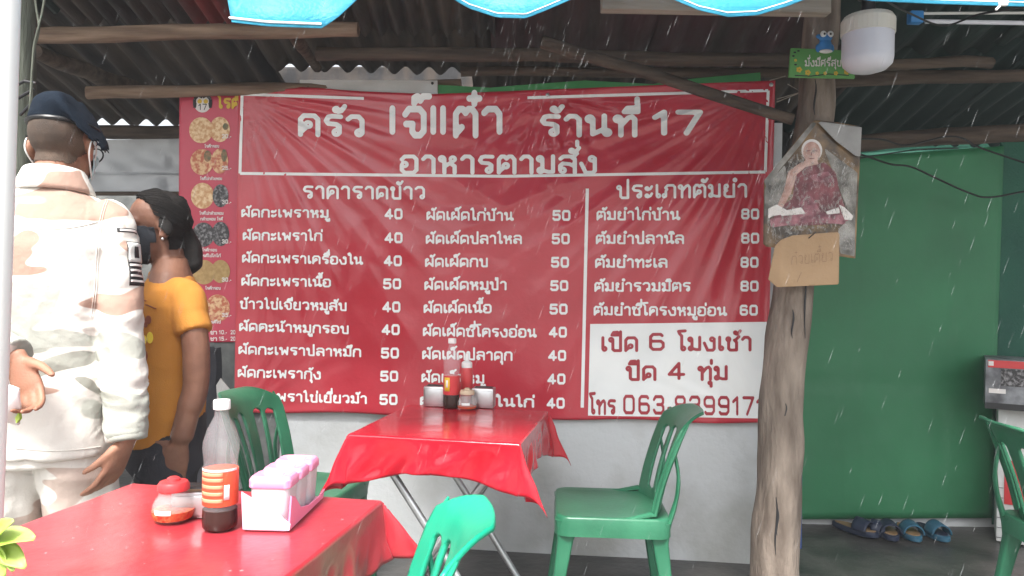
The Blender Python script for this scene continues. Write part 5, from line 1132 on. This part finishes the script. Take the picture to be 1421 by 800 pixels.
for s in (-1, 1): ell(bm, HW @ Vector((s * .034, .086, .004)), (.012, .010, .009))
obj('eyes', bm, M['white'], wom)
bm = nb()
for s in (-1, 1): tube(bm, curve([HW @ Vector((s * (.02 + .007 * q), .098 - .003 * q * q * .4, .026 + .003 * math.sin(q))) for q in range(5)], 3), .003, 6)
obj('eyebrows', bm, M['hair'], wom)
bm = nb(); ell(bm, HW @ Vector((-.088, -.004, -.042)), (.005, .005, .005)); obj('earring', bm, M['steel'], wom)
b = nb()
rings(b, [ring(0, cy, z, rx, ry, 30, 2.3) for z, rx, ry, cy in ((.715, .155, .122, .005), (.74, .156, .122, .005), (.85, .155, .122, .008), (.97, .150, .118, .010), (1.08, .155, .118, .008), (1.17, .160, .108, 0), (1.225, .140, .088, -.004), (1.262, .095, .072, -.002), (1.285, .068, .064, .004))])
tube(b, curve([Vector((-.07, 0, 1.205)), shl, shl * .45 + slv * .55, slv], 5), [.055] * 5 + [.058] * 5 + [.055] * 5 + [.053], 18)
tube(b, curve([(.12, -.005, 1.215), (.175, -.015, 1.175), (.2, -.02, 1.06), (.21, -.025, .98)], 5), [.064] * 5 + [.060] * 5 + [.058] * 5 + [.062], 18)
b = remesh(b, .006, 3); wrinkle(b, .0032, lambda c: .8 * ridge(c, 5, 5, 6, 4) + .4 * ridge(c, 10, 10, 9, 9) + .2 * noise.noise(c * 25)); SB = BVHTree.FromBMesh(b); sh = obj('shirt', b, M['orange'], wom, sharp=180)
def on_shirt(P, lift):
    Wi = wom.matrix_basis.inverted(); o_ = Wi @ CAM; out = []
    for x, y in P:
        d_ = (Wi.to_3x3() @ ray(x, y)).normalized(); hit, n_, _i, _d = SB.ray_cast(o_, d_)
        out.append(tuple((hit if hit else o_ + d_ * 2.6) - d_ * lift))
    return np.array(out)
def sprint(name, m, fn):
    A = acc0(); fn(A); V_, F_ = fin(A); solid(obj(name, (on_shirt(V_, .003), F_), m, sh), .0006)
sprint('brown_butterfly_print', M['printbrown'], lambda A: (ell2(A, 198, 446, 4, 7, 1.2), ell2(A, 206, 444, 4, 6, 1.2), ell2(A, 202, 451, 3, 4, 1.2)))
sprint('purple_butterfly_print', M['printbrown'], lambda A: (ell2(A, 200, 494, 5, 8, 1.2),))
sprint('yellow_butterfly_print', M['printyellow'], lambda A: (ell2(A, 199, 472, 4.5, 7, 1.2), ell2(A, 208, 469, 4.5, 8, 1.2)))
sprint('printed_words', M['printbrown'], lambda A: (line2(A, [(194, 421), (205, 424), (217, 429)], 1.6), line2(A, [(194, 416), (203, 418)], 1.6)))
b = nb(); rings(b, [ring(0, 0, z, rx, ry, 28, 2.3) for z, rx, ry in ((.64, .165, .125), (.72, .158, .122), (.86, .14, .11))])
for s in (-1, 1): tube(b, curve([(s * .075, 0, .70), (s * .085, 0, .58), (s * .09, .012, .42), (s * .09, 0, .24), (s * .09, -.01, .09)], 4), [.095] * 4 + [.085] * 4 + [.07] * 4 + [.062] * 4 + [.058], 18)
b = remesh(b, .009, 2); wrinkle(b, .004, lambda c: .7 * ridge(c, 6, 6, 12, 2)); obj('trousers', b, M['darkcloth'], wom, sharp=180)
bm = nb(); d_ = (wrl - elb).normalized(); c_ = wrl - d_ * .03; u_ = d_.orthogonal().normalized(); v_ = d_.cross(u_)
tube(bm, [c_ + (u_ * math.cos(a) + v_ * math.sin(a)) * .031 for a in [2 * math.pi * i / 20 for i in range(21)]], .0016, 6); obj('bracelet', bm, M['gold'], wom)
mb.free(); wb.free()

# ------------------------------------------------------------------ rain drops lying on the near cloth
rr = random.Random(21); bm = nb(); TM = ntb.matrix_basis
for _ in range(170):
    p = TM @ Vector((rr.uniform(-W2 / 2, W2 / 2), rr.uniform(-.31, .28), .7545)); q = rr.choice([.0012, .0018, .0026, .0035])
    ell(bm, p, (q * rr.uniform(.8, 1.3), q, q * .45), u=8, v=5)
dm = mat('clear_water', (.95, .95, .95), .03, trans=.85, ior=1.33); tag(obj('water_drops', bm, dm, sharp=180), 'rain drops lying on the near red cloth', None, kind='stuff')
# ------------------------------------------------------------------ rain: slender falling drops in the air before the stall
rr = random.Random(11); V_ = []; F_ = []
def drop(p, L_, r):
    d = Vector((.34, 0, 1)).normalized(); k0 = len(V_); V_.append(tuple(p - d * L_ / 2)); V_.append(tuple(p + d * L_ / 2))
    for i in range(5): V_.append(tuple(p - d * L_ * .15 + Vector((math.cos(i * 1.257) * r, math.sin(i * 1.257) * r, 0))))
    for i in range(5): a, b_ = k0 + 2 + i, k0 + 2 + (i + 1) % 5; F_.append([k0, b_, a]); F_.append([k0 + 1, a, b_])
for _ in range(520):
    Y = rr.uniform(1.1, 1.85); p = atY(rr.uniform(-50, 1470), rr.uniform(-20, 820), Y); drop(p, rr.uniform(.014, .04), rr.uniform(.00014, .00036))
for _ in range(130):
    x = rr.gauss(745, 42); p = atY(x, rr.uniform(25, 330), 1.8 + rr.uniform(-.05, .05)); drop(p, rr.uniform(.014, .035), rr.uniform(.00014, .00030))
tag(obj('rain', (np.array(V_), F_), M['water']), 'falling rain in front of the stall', None, kind='stuff')

# ------------------------------------------------------------------ rain mist in the air
bm = nb(); box(bm, (0, 2.0, 1.0), (16, 14, 4.2)); hz = obj('haze', bm, [], smooth=False)
hm = bpy.data.materials.new('rain_mist'); hm.use_nodes = True; hn = hm.node_tree.nodes; hn.remove(hn['Principled BSDF'])
pv = hn.new('ShaderNodeVolumePrincipled'); pv.inputs['Color'].default_value = (.93, .96, 1, 1); pv.inputs['Density'].default_value = .004
hm.node_tree.links.new(pv.outputs[0], hn['Material Output'].inputs['Volume']); hz.data.materials.append(hm); tag(hz, 'thin mist of rain in the air', None, kind='stuff')
